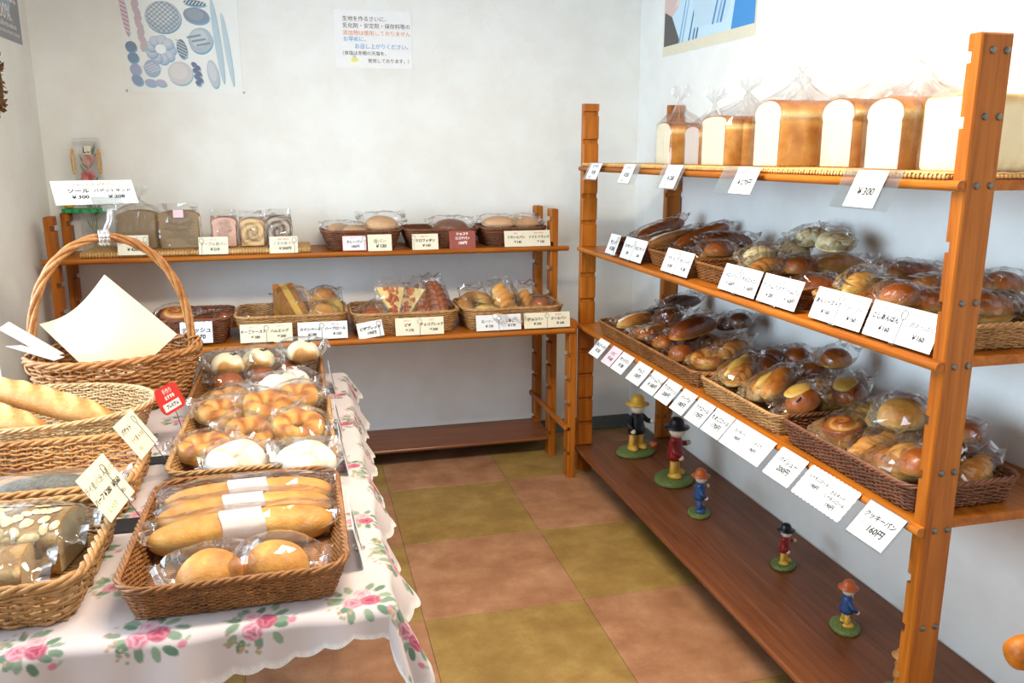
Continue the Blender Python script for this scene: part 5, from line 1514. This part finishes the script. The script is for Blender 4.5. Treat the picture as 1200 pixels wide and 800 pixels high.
for k, (a, b, nm, pr, lab) in enumerate(T_):
    lines = small(nm, pr) if nm else ([('ink_black', 'カスタード', .14, .26, .66), ('ink_black', '190円', .16, .28, .42), ('ink_black', 'ショコラ', .14, .7, .62), ('ink_black', '190円', .16, .7, .36)] if k < 11 else
        [('ink_black', 'シナモンロール', .13, .28, .7), ('ink_black', '190円', .16, .28, .46), ('ink_black', 'カスタード', .13, .72, .6), ('ink_black', 'シナモンロール', .13, .72, .42), ('ink_black', '190円', .16, .72, .22)] if k == 11 else
        [('ink_black', 'クッキーパン', .19, .5, .66), ('ink_black', '160円', .24, .58, .34), ('ink_green', '麦', .2, .2, .4)])
    lip_card(lab, a, b, 1.2265, .7335, 42, .085 if k < 12 else .088, lines, 'card_pink' if k == 1 else 'card_white', hang=True, wav=k in (10, 11), holder=(.006, .006) if k == 12 else None, name='shelf_tag')

# ------------------------------------------------------------------ back rack, upper shelf
UZ = 1.0735
rattan_mat('rattan_mat', 'thick cane mat under the sliced loaves on the back rack', -.915, .035, 3.83, 4.10, UZ, .022, 0, wrap=.012)
SZ = UZ + .025
tin_loaf((-.70, 3.93, SZ), 90, .12, .155, .165, 'brown grain loaf with a gathered bag top on the cane mat', 'crumb_grain', .03, seed=11, crust='bread_grain', tie=.05)
tin_loaf((-.523, 3.92, SZ), 90, .03, .165, .165, 'grain loaf slice with a pink sticker on the cane mat', 'crumb_grain', .025, bagged='flat', seed=12, crust='bread_grain', sticker=True)
tin_loaf((-.335, 3.92, SZ), 90, .05, .105, .135, 'small pinkish swirl loaf first of three in clear bags', 'crumb_pink', .03, bagged='flat', seed=13, faces=.6, crust='bread_glazed')
tin_loaf((-.215, 3.92, SZ), 90, .05, .105, .128, 'small golden swirl loaf between the pinkish and chocolate ones', 'crumb_swirl', .03, bagged='flat', seed=14, faces=1.0, crust='bread_glazed')
tin_loaf((-.098, 3.92, SZ), 90, .05, .105, .135, 'small chocolate marbled loaf last of three in clear bags', 'crumb_choco', .03, bagged='flat', seed=15, faces=1.0, crust='bread_dark')
def ub(label, x0, x1, y0, y1, z, mat, h, flare, lean=0):
    return basket('bread_basket', label, ((x0 + x1) / 2, (y0 + y1) / 2, z), 0, 'rect', (x1 - x0) / 2 - flare - .004, (y1 - y0) / 2 - flare - .004, h, flare, .03, .018, .0028, mat, None, .006, 2, 4, .5)
ub('dark wicker basket of flat pinkish buns next to the cane mat', .085, .455, 3.845, 4.145, UZ, 'wicker_dark', .085, .032)
ub('dark wicker basket with one cocoa bun on the back rack', .463, .823, 3.845, 4.145, UZ, 'wicker_dark', .085, .032)
ub('dark wicker basket of flat oval buns near the post of the back rack', .831, 1.163, 3.845, 4.145, UZ, 'wicker_dark', .085, .032)
W_ = 'on the upper shelf of the back rack'
for kd, x, y, z, rz, tl, sd, sc in (
    ('flat_bun', .175, 4.0, UZ + .045, 0, (14, 0), 0, 1.0), ('flat_bun', .245, 3.92, UZ + .04, 10, (12, 0), 1, 1.0), ('flat_bun', .365, 3.96, UZ + .05, 0, (14, 0), 2, 1.25),
    ('cocoa_oval', .70, 3.97, UZ + .045, 5, (14, 0), 0, 1.1), ('flat_oval', .935, 3.95, UZ + .05, -8, (12, 0), 0, 1.0), ('flat_oval', 1.06, 3.96, UZ + .05, 0, (14, 0), 1, .95)):
    bread(kd, (x, y, z + .025), rz, W_, tl, sd, sc, floor=UZ + .005)
def back_card(label, p0, p1, h, lines, mat='card_cream', roll=0.0, tilt=12, clip=None, **kw):
    return price_card(label, p0, 0, tilt, p1[0] - p0[0], h, lines, mat, clip=clip, roll=roll, **kw)
for lab, a, b, h, ln, mt, kw in (
    ('cream price card in front of the brown grain loaves', (-0.7643, 3.824, 1.081), (-0.6406, 3.824, 1.081), .084, menu('レーズン食パン', '￥420円', '国産小麦', .8), 'card_cream', dict(clip=.9)),
    ('cream price card in front of the pinkish swirl loaf', (-0.4384, 3.824, 1.075), (-0.3163, 3.824, 1.074), .076, menu('マーブル食パン', '￥210', '手ごね', .8), 'card_cream', dict(clip=.1)),
    ('cream price card at the end of the cane mat', (-0.1413, 3.824, 1.072), (-0.01963, 3.824, 1.075), .074, menu('くるみ食パン', '￥200円', '国産小麦使用', .8, ink2='ink_red'), 'card_cream', dict(clip=.88)),
    ('white price card with a red border by the flat buns', (0.1757, 3.824, 1.073), (0.2849, 3.824, 1.072), .07, menu('カレーパン', '180円', '揚げたて', .8), 'card_white', dict(border='ink_red', clip=.92)),
    ('cream price card right of the red bordered card', (0.2906, 3.824, 1.07), (0.3995, 3.824, 1.069), .075, menu('塩パン', '￥130', None), 'card_cream', dict()),
    ('cream price card in front of the half empty dark basket', (0.494, 3.824, 1.068), (0.6158, 3.824, 1.069), .075, menu('クロワッサン', '￥160', '発酵バター', .8, ink2='ink_red'), 'card_cream', dict(clip=.06)),
    ('maroon price card with white writing', (0.6683, 3.824, 1.069), (0.7928, 3.824, 1.07), .085, [('ink_white', 'ショコラ', .17, .5, .82), ('ink_white', 'ココアパン', .17, .5, .58), ('ink_white', '150円', .2, .5, .32)], 'card_maroon', dict()),
    ('double cream price card near the right posts of the back rack', (0.9338, 3.824, 1.072), (1.161, 3.824, 1.072), .076, double('フランスパン', '￥140', 'ソフトフランス', '￥120', '国産', '国産小麦使用', .75, 'ink_red'), 'card_cream', dict())):
    back_card(lab, a, b, h, ln, mt, **kw)
# carnations in a tall clear gift box
cb = thing('flower_box', 'tall clear gift box of pink carnations behind the sliced loaves', 'gift box', (-.905, 4.115, UZ), 0)
bx = MB().box(-.052, .052, -.03, .03, 0, .50, .002); bx.build('clear_box', 'film_clear', cb, False)
rs = np.random.RandomState(3)
for i, (z, m) in enumerate(((.405, 'petal_pink'), (.335, 'petal_rose'), (.26, 'petal_pink'))):
    f = MB()
    for k in range(60):
        a = rs.uniform(0, 6.28); e = rs.uniform(-.3, 1.2); l = rs.uniform(.018, .03)
        d = np.array([math.cos(a) * math.cos(e), -math.sin(e) * .7, math.sin(a) * math.cos(e)])
        s_ = np.cross(d, (0.2, .9, .3)); s_ /= np.linalg.norm(s_)
        p = np.array([(-1) ** i * .006, -.002, z])
        f.add([p, p + d * l + s_ * .008, p + d * l * 1.1, p + d * l - s_ * .008], [(0, 1, 2), (0, 2, 3)])
    f.build('carnation', m, cb, False)
st = MB()
for k in range(4): st.tube([(rs.uniform(-.02, .02), .0, .01), (rs.uniform(-.02, .02), 0, .2), (rs.uniform(-.01, .01), 0, .34)], .002, 5, ref=(1, 0, 0))
for k in range(16):
    z = rs.uniform(.08, .42); a = rs.choice([-1, 1]); st.add([(0, .002, z), (a * .025, .0, z + .03), (a * .036, .004, z + .07), (a * .015, .006, z + .04)], [(0, 1, 2, 3)])
st.build('stems', 'leaf_green', cb, False)
for s_ in (-1, 1):
    bow = MB(); a = np.linspace(0, 2 * PI, 18); bow.tube(np.stack([s_ * (.053 + .006 * np.cos(a)), -.031 + 0 * a, .40 + .055 * np.sin(a)], 1), .004, 5, ref=(0, 1, 0))
    bow.build('ribbon', 'rattan_mat', cb)
MB().box(-.012, .022, -.0312, -.0305, .432, .467).build('box_label', 'card_cream', cb, False)
lb = thing('x', 'x', 'x'); bpy.data.objects.remove(lb); LABEL_USE.pop('x')
le = MB().box(-.010, -.006, -.0325, -.0313, .441, .464).box(-.010, .002, -.0325, -.0313, .437, .441).box(.006, .018, -.0325, -.0313, .439, .443)
le.build('letter', 'ink_black', cb, False)
# green felt piece with a yellow centre lying on the left posts
g = thing('felt_decoration', 'green felt leaf decoration with a yellow ball on the left rack post', 'decoration', (-.985, 4.127, 1.2505))
lf = MB()
for k in range(5):
    x = -.045 + .035 * k
    lf.prism([(x, -.034), (x + .018, -.05), (x + .04, -.034), (x + .04, .034), (x, .034)], 0, .016)
lf.build('leaves', 'felt_green', g, False)
blob(.026, .024, .036, 18, 12, .8, 2).build('ball', 'felt_yellow', g).matrix_local = Matrix.Translation((-.02, -.004, .016))

# ------------------------------------------------------------------ back rack, lower shelf
DZ = .7335
ub('dark brown basket of reddish square breads behind the tall handle', -.615, -.305, 3.53, 3.86, DZ, 'wicker_dark', .105, .03)
ub('half empty tan basket with toast wedge and herb roll', -.295, .175, 3.53, 3.86, DZ, 'wicker_tan', .105, .03)
ub('tan basket of pizza slices and braided loaves', .185, .665, 3.53, 3.86, DZ, 'wicker_tan', .095, .03)
ub('tan basket of buttery rolls at the end of the back rack', .675, 1.150, 3.53, 3.86, DZ, 'wicker_tan', .095, .03)
W_ = 'on the lower shelf of the back rack'
for kd, x, y, z, rz, tl, sd, sc in (
    ('spiral', -.545, 3.72, DZ + .05, 0, (16, 0), 1, 1.0), ('red_block', -.43, 3.68, DZ + .04, 0, (14, 0), 0, .9), ('red_block', -.345, 3.67, DZ + .04, 10, (14, 0), 1, .9),
    ('toast_wedge', -.05, 3.68, DZ + .055, -62, (0, 0), 0, 1.15), ('big_bun', .065, 3.66, DZ + .05, 80, (14, 0), 0, .95), ('bun', .05, 3.75, DZ + .10, 70, (10, 0), 0, 1.1), ('herb_roll', .135, 3.71, DZ + .06, 96, (0, -38), 0, 1.0),
    ('pizza_bread', .255, 3.66, DZ + .04, 60, (0, -20), 0, .95), ('pizza_wedge', .345, 3.69, DZ + .07, 100, (0, -58), 0, 1.0), ('pizza_wedge', .42, 3.66, DZ + .06, 65, (0, -52), 1, 1.0),
    ('braid_loaf', .505, 3.69, DZ + .07, 92, (0, -40), 0, .95), ('braid_loaf', .595, 3.70, DZ + .075, 98, (0, -42), 1, 1.0),
    ('seed_oval', .75, 3.70, DZ + .065, 110, (0, -40), 0, 1.0), ('butter_roll', .86, 3.70, DZ + .065, 104, (0, -42), 1, 1.15), ('butter_roll', .90, 3.64, DZ + .035, 100, (0, -20), 2, 1.0), ('butter_roll', .985, 3.69, DZ + .06, 102, (0, -38), 0, 1.1), ('herb_roll', .82, 3.62, DZ + .03, 130, (0, -10), 1, .9), ('brown_bun', 1.075, 3.68, DZ + .06, 90, (14, 0), 1, 1.0)):
    bread(kd, (x, y, z), rz, W_, tl, sd, sc * 1.15, floor=DZ + .005)
for lab, a, b, h, ln, mt, rl, kw in (
    ('white price card half hidden by the tall basket handle', (-0.5016, 3.512, 0.7472), (-0.3767, 3.512, 0.7438), .09, menu('デニッシュ', '￥170'), 'card_white', 0, dict()),
    ('double cream price card in front of the half empty basket', (-0.27, 3.512, 0.7378), (-0.05984, 3.512, 0.7297), .076, double('チーズトースト', '￥180', 'ハムエッグ', '￥200', '焼きたて', '手作り', .75, 'ink_green'), 'card_cream', 0, dict(clip=.5)),
    ('double white price card under the herb roll', (-0.03851, 3.512, 0.7377), (0.1679, 3.512, 0.7282), .074, double('カマンベール', '￥180', 'ハーブロール', '￥150', None, '国産小麦', .75), 'card_white', 0, dict(clip=.48)),
    ('tilted single white price card under the cheese bread', (0.2145, 3.512, 0.7256), (0.3241, 3.512, 0.7404), .07, menu('ピザブレッド', '190円', None, .85), 'card_white', 8, dict(clip=.85)),
    ('double cream price card below the braided loaves', (0.3717, 3.512, 0.734), (0.5828, 3.512, 0.7303), .076, double('ピザ', '￥170', 'チョコブレッド', '￥200', '焼きたて', '手作り', .75, 'ink_red'), 'card_cream', 0, dict(clip=.5)),
    ('double white price card below the oval seeded ring', (0.7283, 3.512, 0.7361), (0.9339, 3.512, 0.7293), .07, double('塩バター', '￥130', 'たまご', '￥170', None, None, .8), 'card_white', 0, dict(clip=.5)),
    ('double cream price card at the end of the lower shelf', (0.9478, 3.512, 0.7364), (1.164, 3.512, 0.7312), .07, double('チョコパン', '￥150', 'さくらパン', '￥160', None, '季節限定', .8, 'ink_red'), 'card_cream', 0, dict(clip=.5))):
    back_card(lab, a, b, h, ln, mt, rl, **kw)

# ------------------------------------------------------------------ what hangs on the walls
def wall_sheet(name, label, cat, loc, rz, w, h, mat='card_white', roll=0.0):
    t = thing(name, label, cat, loc)
    t.matrix_world = Matrix.Translation(loc) @ Matrix.Rotation(R(rz), 4, 'Z') @ Matrix.Rotation(R(90), 4, 'X') @ Matrix.Rotation(R(roll), 4, 'Z')
    MB().box(0, w, 0, h, .0005, .0015).build('paper', mat, t, False)
    return t
class Print:
    """flat printed shapes, each a little above the last"""
    def __init__(s): s.mb = MB(); s.z = .0016
    def poly(s, pts, c):
        s.z += .000012
        n = len(pts); s.mb.add([(x, y, s.z) for x, y in pts], [tuple(range(n))], None, np.array(lin(c)[:3])); return s
    def ell(s, cx, cy, rx, ry, rot, c, n=22):
        q = R(rot)
        return s.poly([(cx + rx * math.cos(t) * math.cos(q) - ry * math.sin(t) * math.sin(q), cy + rx * math.cos(t) * math.sin(q) + ry * math.sin(t) * math.cos(q)) for t in np.linspace(0, 2 * PI, n, endpoint=False)], c)
    def line(s, x0, y0, x1, y1, w, c):
        d = math.hypot(x1 - x0, y1 - y0); nx, ny = -(y1 - y0) / d * w / 2, (x1 - x0) / d * w / 2
        return s.poly([(x0 - nx, y0 - ny), (x1 - nx, y1 - ny), (x1 + nx, y1 + ny), (x0 + nx, y0 + ny)], c)
    def build(s, parent): return s.mb.build('printed_picture', 'printed_paper', parent, False)
# bread chart on the back wall
bp = wall_sheet('poster', 'poster of many kinds of bread in faded blue print', 'poster', (-.722, YB, 1.782), 0, .494, .70, 'paper_white')
p = Print()
k_ = 1 / 1950
def U_(x): return (x - 70) * k_
def V_(y): return (770 - y) * k_
p.poly([(.004, .004), (.49, .004), (.49, .69), (.004, .69)], '#e9eae4')
def eb(x, y, rx, ry, rot=0, c='#9fb0c0', sh='#86b4c4', hi=None):
    p.ell(U_(x + 6), V_(y + 14), rx * k_, ry * k_, -rot, sh); p.ell(U_(x), V_(y), rx * k_, ry * k_, -rot, c)
    if hi: p.ell(U_(x - rx * .12), V_(y - ry * .15), rx * .7 * k_, ry * .7 * k_, -rot, hi)
def bands(x, y, L, w, ang, n, c):
    a = R(-ang)
    for i in range(n):
        t = (i + .5) / n - .5
        cx, cy = U_(x) + t * L * k_ * math.cos(a), V_(y) + t * L * k_ * math.sin(a)
        p.line(cx - w * .5 * k_ * math.cos(a + .9), cy - w * .5 * k_ * math.sin(a + .9), cx + w * .5 * k_ * math.cos(a + .9), cy + w * .5 * k_ * math.sin(a + .9), L / n * .35 * k_, c)
for yy in (0, -330, -660):      # the chart goes on above the edge of the picture with similar loaves
    if yy == 0:
        eb(410, 145, 148, 130, 0, '#b8c2c8', '#7ea4b4', '#c9d0d2')
        for q in range(-4, 5):
            L1 = math.sqrt(max(0, 1 - (q / 4.6) ** 2))
            for s_ in (-1, 1):
                ca, sa = math.cos(R(45 * s_)), math.sin(R(45 * s_))
                ox, oy = 410 - q * 29 * sa, 145 + q * 29 * ca
                p.line(U_(ox - 135 * L1 * ca), V_(oy - 118 * L1 * sa), U_(ox + 135 * L1 * ca), V_(oy + 118 * L1 * sa), .0022, '#6f7a84')
        eb(685, 125, 108, 66, 8, '#8b97a4', '#7cb0c2', '#9aa2aa')
        eb(705, 330, 100, 108, 30, '#b0bcc2', '#78a8b8', '#c4ccce'); bands(690, 330, 150, 120, 40, 3, '#8a98a4')
        for q in range(9):
            a = R(q * 40); eb(370 + 80 * math.cos(a), 415 + 78 * math.sin(a), 48, 44, 0, '#b4bfcc', '#8fb0cc', '#c8ced4')
        p.ell(U_(370), V_(412), 44 * k_, 40 * k_, 0, '#eef0ec')
        eb(545, 405, 42, 80, -8, '#76838f', '#8ab6c4'); bands(545, 405, 140, 90, 80, 5, '#b6c0c6')
        eb(515, 610, 104, 98, 0, '#ccc9c8', '#96b8c2', '#d6d2ce')
        eb(285, 570, 66, 70, 20, '#a9b3c6', '#8fbacb'); bands(285, 570, 110, 100, 30, 4, '#c9ced8')
        eb(130, 398, 46, 44, 0, '#7d8ea4', '#7fb0c4'); eb(140, 488, 46, 42, 0, '#8295ac', '#7fb0c4'); eb(150, 585, 46, 46, 0, '#a5a9c4', '#8fb6cc'); eb(158, 675, 50, 40, 35, '#8ea0bc', '#8fb6cc')
        eb(265, 695, 50, 30, 8, '#a9b0c8', '#8fb6cc'); eb(350, 695, 45, 28, 10, '#b4b4c8', '#8fb6cc')
        for q in range(7): eb(645 + (14 if q % 2 else -10) + q * 4, 535 + q * 26, 26, 20, 30, '#747a92', '#9ab8c4')
        eb(790, 610, 48, 118, -8, '#b9bfc4', '#86b2c0', '#c8ccce')
        eb(845, 330, 26, 360, -5, '#b6c8ce', '#93bcc8'); eb(925, 400, 22, 310, -6, '#bccbd0', '#93bcc8')
        eb(100, 130, 24, 180, -6, '#c0a2ac', '#a8bccc'); bands(100, 130, 330, 60, 82, 9, '#e0ced2')
        for q in range(7): eb(190 + q * 7, 40 + q * 58, 26, 40, -30 if q % 2 else 20, '#c7b3b8', '#a4bccc')
        eb(680, 22, 92, 22, 4, '#66727c', '#7fb0be'); bands(680, 22, 170, 40, 4, 6, '#d2d8da')
    else:
        for q in range(6): eb(120 + q * 150, 200 + yy, 60, 90, 20 * (q % 3), ('#a4b0bc', '#b9bfc4', '#8b97a4')[q % 3], '#86b2c0', '#c4ccce')
p.build(bp)
pn = MB()
for x, y in ((-.004, .002), (.498, .002)): pn.lathe([(.006, .0016), (.006, .003), (.003, .005)], 12, x, y)
pn.build('pin', 'acrylic', bp)
# notice
ns = wall_sheet('notice', 'white notice with black, orange and blue Japanese lines on the back wall', 'notice', (.200, YB, 1.905), 0, .363, .258, 'paper_white', .3)
def row(y): return .258 * (1 - y)
letter(ns, 'lettering', [('生地を作るさいに、', .0245, .038, row(.15)), ('乳化剤・安定剤・保存料等の', .0245, .038, row(.27)), ('（食塩は赤穂の天塩を、', .021, .02, row(.745)), ('使用しております。）', .021, .15, row(.875))], 'ink_brown')
letter(ns, 'lettering', [('添加物は使用しておりません', .0245, .038, row(.395))], 'ink_orange')
letter(ns, 'lettering', [('お早めに、', .0245, .038, row(.50)), ('お召し上がりください。', .0245, .09, row(.625))], 'ink_blue')
p = Print(); p.ell(.088, .034, .026, .022, 0, '#e9f2d2').ell(.088, .038, .016, .011, 0, '#ecd98a').ell(.088, .052, .008, .005, 0, '#9ad0dc'); p.build(ns)
# cooking photograph on the right wall
rp = wall_sheet('poster', 'colour photo poster of pale blue striped cloth with a cream lower margin', 'poster', (XR, 3.885, 1.962), -90, .855, .62, 'card_cream', -.6)
p = Print(); W0 = .855
p.poly([(.01, .045), (.845, .045), (.845, .61), (.01, .61)], '#c4dde8')
p.poly([(.01, .045), (.01, .20), (.09, .17), (.19, .045)], '#5d5a56')
p.poly([(.01, .20), (.09, .17), (.15, .20), (.20, .34), (.21, .61), (.01, .61)], '#d9bcb4')
p.poly([(.12, .20), (.16, .22), (.205, .36), (.19, .40), (.15, .26)], '#e6cdc0')
for x, c in ((.17, '#7fa9c4'), (.20, '#8db3cc'), (.27, '#4f7596'), (.31, '#54799a'), (.34, '#456a8c')): p.poly([(x, .045), (x + .016, .045), (x + .075, .24), (x + .065, .24)], c)
p.poly([(.30, .24), (.33, .09), (.62, .09), (.70, .30), (.66, .61), (.24, .61)], '#bfd6df')
p.poly([(.21, .30), (.28, .28), (.30, .61), (.22, .61)], '#a8c0cc')
for q in range(18):
    a = PI + q / 17 * PI; b = PI + (q + 1) / 17 * PI
    if q < 17: p.line(.46 + .10 * math.cos(a), .36 + .13 * math.sin(a), .46 + .10 * math.cos(b), .36 + .13 * math.sin(b), .016, '#dbe9ee')
for x, c in ((.49, '#5b8fc0'), (.53, '#7ea8cc'), (.56, '#4a80b4')): p.poly([(x, .085), (x + .017, .085), (x + .075, .24), (x + .06, .24)], c)
p.poly([(.66, .045), (.845, .045), (.845, .40), (.73, .40)], '#4a90cc')
p.poly([(.73, .40), (.845, .40), (.845, .61), (.66, .61)], '#d8e8ee')
p.build(rp)
ws = wall_sheet('poster', 'white sheet with a blue mark high on the right wall', 'poster', (XR, 2.50, 1.925), -90, .36, .5, 'paper_white', -.4)
p = Print(); p.poly([(.08, .10), (.10, .082), (.14, .12), (.16, .2), (.08, .2)], '#3a62a8'); p.line(.004, .004, .356, .004, .004, '#dcdcd8'); p.build(ws)
# grey walnut poster on the left wall
gp = wall_sheet('poster', 'grey poster with pale lettering on the left wall', 'poster', (XL, 3.56, 1.952), 90, .50, .60, 'card_white')
p = Print(); p.poly([(0, 0), (.5, 0), (.5, .6), (0, .6)], '#93969a').poly([(.25, .25), (.34, .23), (.38, .45), (.2, .6)], '#a0837e').ell(.33, .18, .06, .09, 20, '#9fb6c2'); p.build(gp)
letter(gp, 'lettering', [('Walnut', .10, .46, .185, 'RIGHT'), ('100%.', .085, .40, .105, 'RIGHT'), ('California walnuts', .030, .44, .06, 'RIGHT'), ('from the orchard to bread', .024, .47, .032, 'RIGHT')], 'ink_white')
# dried wreath
wr = thing('dried_wreath', 'dried brown flower wreath hanging on the left wall', 'wreath', (XL + .03, 3.50, 1.76))
a = np.linspace(0, 2 * PI, 40, endpoint=False)
MB().tube(np.stack([0 * a, .10 * np.cos(a), .10 * np.sin(a)], 1), .012, 6, True, ref=(1, 0, 0)).build('ring', 'dried_brown', wr)
fl = MB(); rs = np.random.RandomState(9)
for k in range(150):
    t = rs.uniform(0, 6.28); r_ = .10 + rs.normal() * .016; c0 = np.array([rs.uniform(-.012, .022), r_ * math.cos(t), r_ * math.sin(t)])
    d = rs.normal(size=3); d /= np.linalg.norm(d); e = np.cross(d, rs.normal(size=3)); e /= np.linalg.norm(e); l = rs.uniform(.01, .018)
    fl.add([c0 - d * l, c0 + e * l * .5, c0 + d * l, c0 - e * l * .5], [(0, 1, 2, 3)])
fl.build('dried_petals', 'dried_brown', wr, False)

# ------------------------------------------------------------------ plain garden figurines on the bottom board
BZ = .1285
def figurine(label, loc, H, rz, hat, coat, legs, face='ceramic_cream', bs=.42, prop=None):
    """small ceramic gardener: oval mossy base, boots and legs, coat, arms, head, brimmed hat"""
    t = thing('figurine', label, 'figurine', loc, R(rz))
    b = MB().lathe([(bs * H * .96, 0), (bs * H, .012 * H), (bs * H * .97, .05 * H), (bs * H * .8, .075 * H), (.02, .08 * H)], 28, sy=.78)
    b.v = [v * np.array([1, 1, 1]) for v in b.v]; b.build('base', 'ceramic_green', t)
    m = MB()
    for s_ in (-1, 1):
        m.tube([(s_ * .10 * H, 0, .06 * H), (s_ * .095 * H, 0, .2 * H), (s_ * .07 * H, 0, .38 * H)], [.06 * H, .05 * H, .06 * H], 12)
        m.join(blob(.075 * H, .11 * H, .07 * H, 16, 10), Matrix.Translation((s_ * .10 * H, -.03 * H, .07 * H)))
    m.build('legs', legs, t)
    m = MB().lathe([(.05 * H, .33 * H), (.155 * H, .35 * H), (.16 * H, .42 * H), (.125 * H, .52 * H), (.13 * H, .6 * H), (.10 * H, .67 * H), (.045 * H, .70 * H)], 22, sy=.8)
    m.tube([(-.11 * H, 0, .63 * H), (-.21 * H, -.04 * H, .52 * H), (-.20 * H, -.13 * H, .45 * H)], [.045 * H, .042 * H, .04 * H], 10)
    m.tube([(.11 * H, 0, .63 * H), (.21 * H, -.03 * H, .53 * H), (.22 * H, -.12 * H, .54 * H)], [.045 * H, .042 * H, .04 * H], 10)
    m.build('coat', coat, t)
    for x, z in ((-.20, .44), (.22, .55)): MB().join(blob(.042 * H, .042 * H, .045 * H, 14, 9, .8), Matrix.Translation((x * H, -.14 * H, z * H - .04 * H))).build('hand', face, t)
    MB().join(blob(.125 * H, .12 * H, .13 * H, 22, 14, .9), Matrix.Translation((0, -.01 * H, .68 * H))).build('head', face, t)
    MB().lathe([(.02 * H, .845 * H), (.19 * H, .835 * H), (.195 * H, .85 * H), (.12 * H, .87 * H), (.105 * H, .95 * H), (.07 * H, .99 * H), (.01 * H, 1.0 * H)], 24).build('hat', hat, t)
    if prop: MB().lathe([(.045 * H, 0), (.06 * H, .08 * H), (.05 * H, .085 * H)], 14, .24 * H, -.16 * H).build('pot', prop, t).location = (0, 0, .09 * H)
    return t
figurine('ceramic gardener figurine in black and cream with a yellow hat', (*(1.477, 3.443, 0.1285)[:2], BZ), .285, 20, 'ceramic_yellow', 'ceramic_black', 'ceramic_yellow', prop='ceramic_orange', bs=.36)
figurine('ceramic gardener figurine in red clothes with a black hat', (*(1.508, 3.087, 0.1285)[:2], BZ), .285, 50, 'ceramic_black', 'ceramic_red', 'ceramic_yellow', bs=.38)
figurine('slim ceramic gardener figurine in blue and orange', (*(1.451, 2.741, 0.1285)[:2], BZ), .19, 60, 'ceramic_orange', 'ceramic_blue', 'ceramic_blue', bs=.30)
figurine('small ceramic gardener figurine in red alone on the board', (*(1.541, 2.289, 0.1285)[:2], BZ), .155, 40, 'ceramic_black', 'ceramic_red', 'ceramic_yellow', bs=.34)
figurine('small ceramic gardener figurine in blue with an orange pot', (*(1.505, 1.903, 0.1285)[:2], BZ), .155, 70, 'ceramic_orange', 'ceramic_blue', 'ceramic_yellow', prop='ceramic_orange', bs=.36)
figurine('tan ceramic gardener figurine half behind the end post', (*(1.446, 1.599, 0.1285)[:2], BZ), .13, 80, 'ceramic_tan', 'ceramic_tan', 'ceramic_tan', bs=.34)

# wooden rail end in front of the rack
rl = thing('wooden_rail', 'rounded wooden rail end standing in front of the tall rack', 'rail', (1.15, .85, 0))
x0 = np.array([.955 - 1.15, 0, .80])
MB().tube([x0, x0 + (.006, 0, 0), x0 + (.02, 0, 0), x0 + (.3, 0, 0)], [.014, .021, .025, .025], 20, ref=(0, 0, 1)).build('rail', 'rack_wood_x', rl)
MB().box(.03, .08, -.025, .025, 0, .79, .004).build('upright', 'rack_wood_z', rl, False)

settle()
flush_letters()
for lab, obs in LABEL_USE.items():
    if len(obs) > 1:
        for o in obs: o['group'] = lab
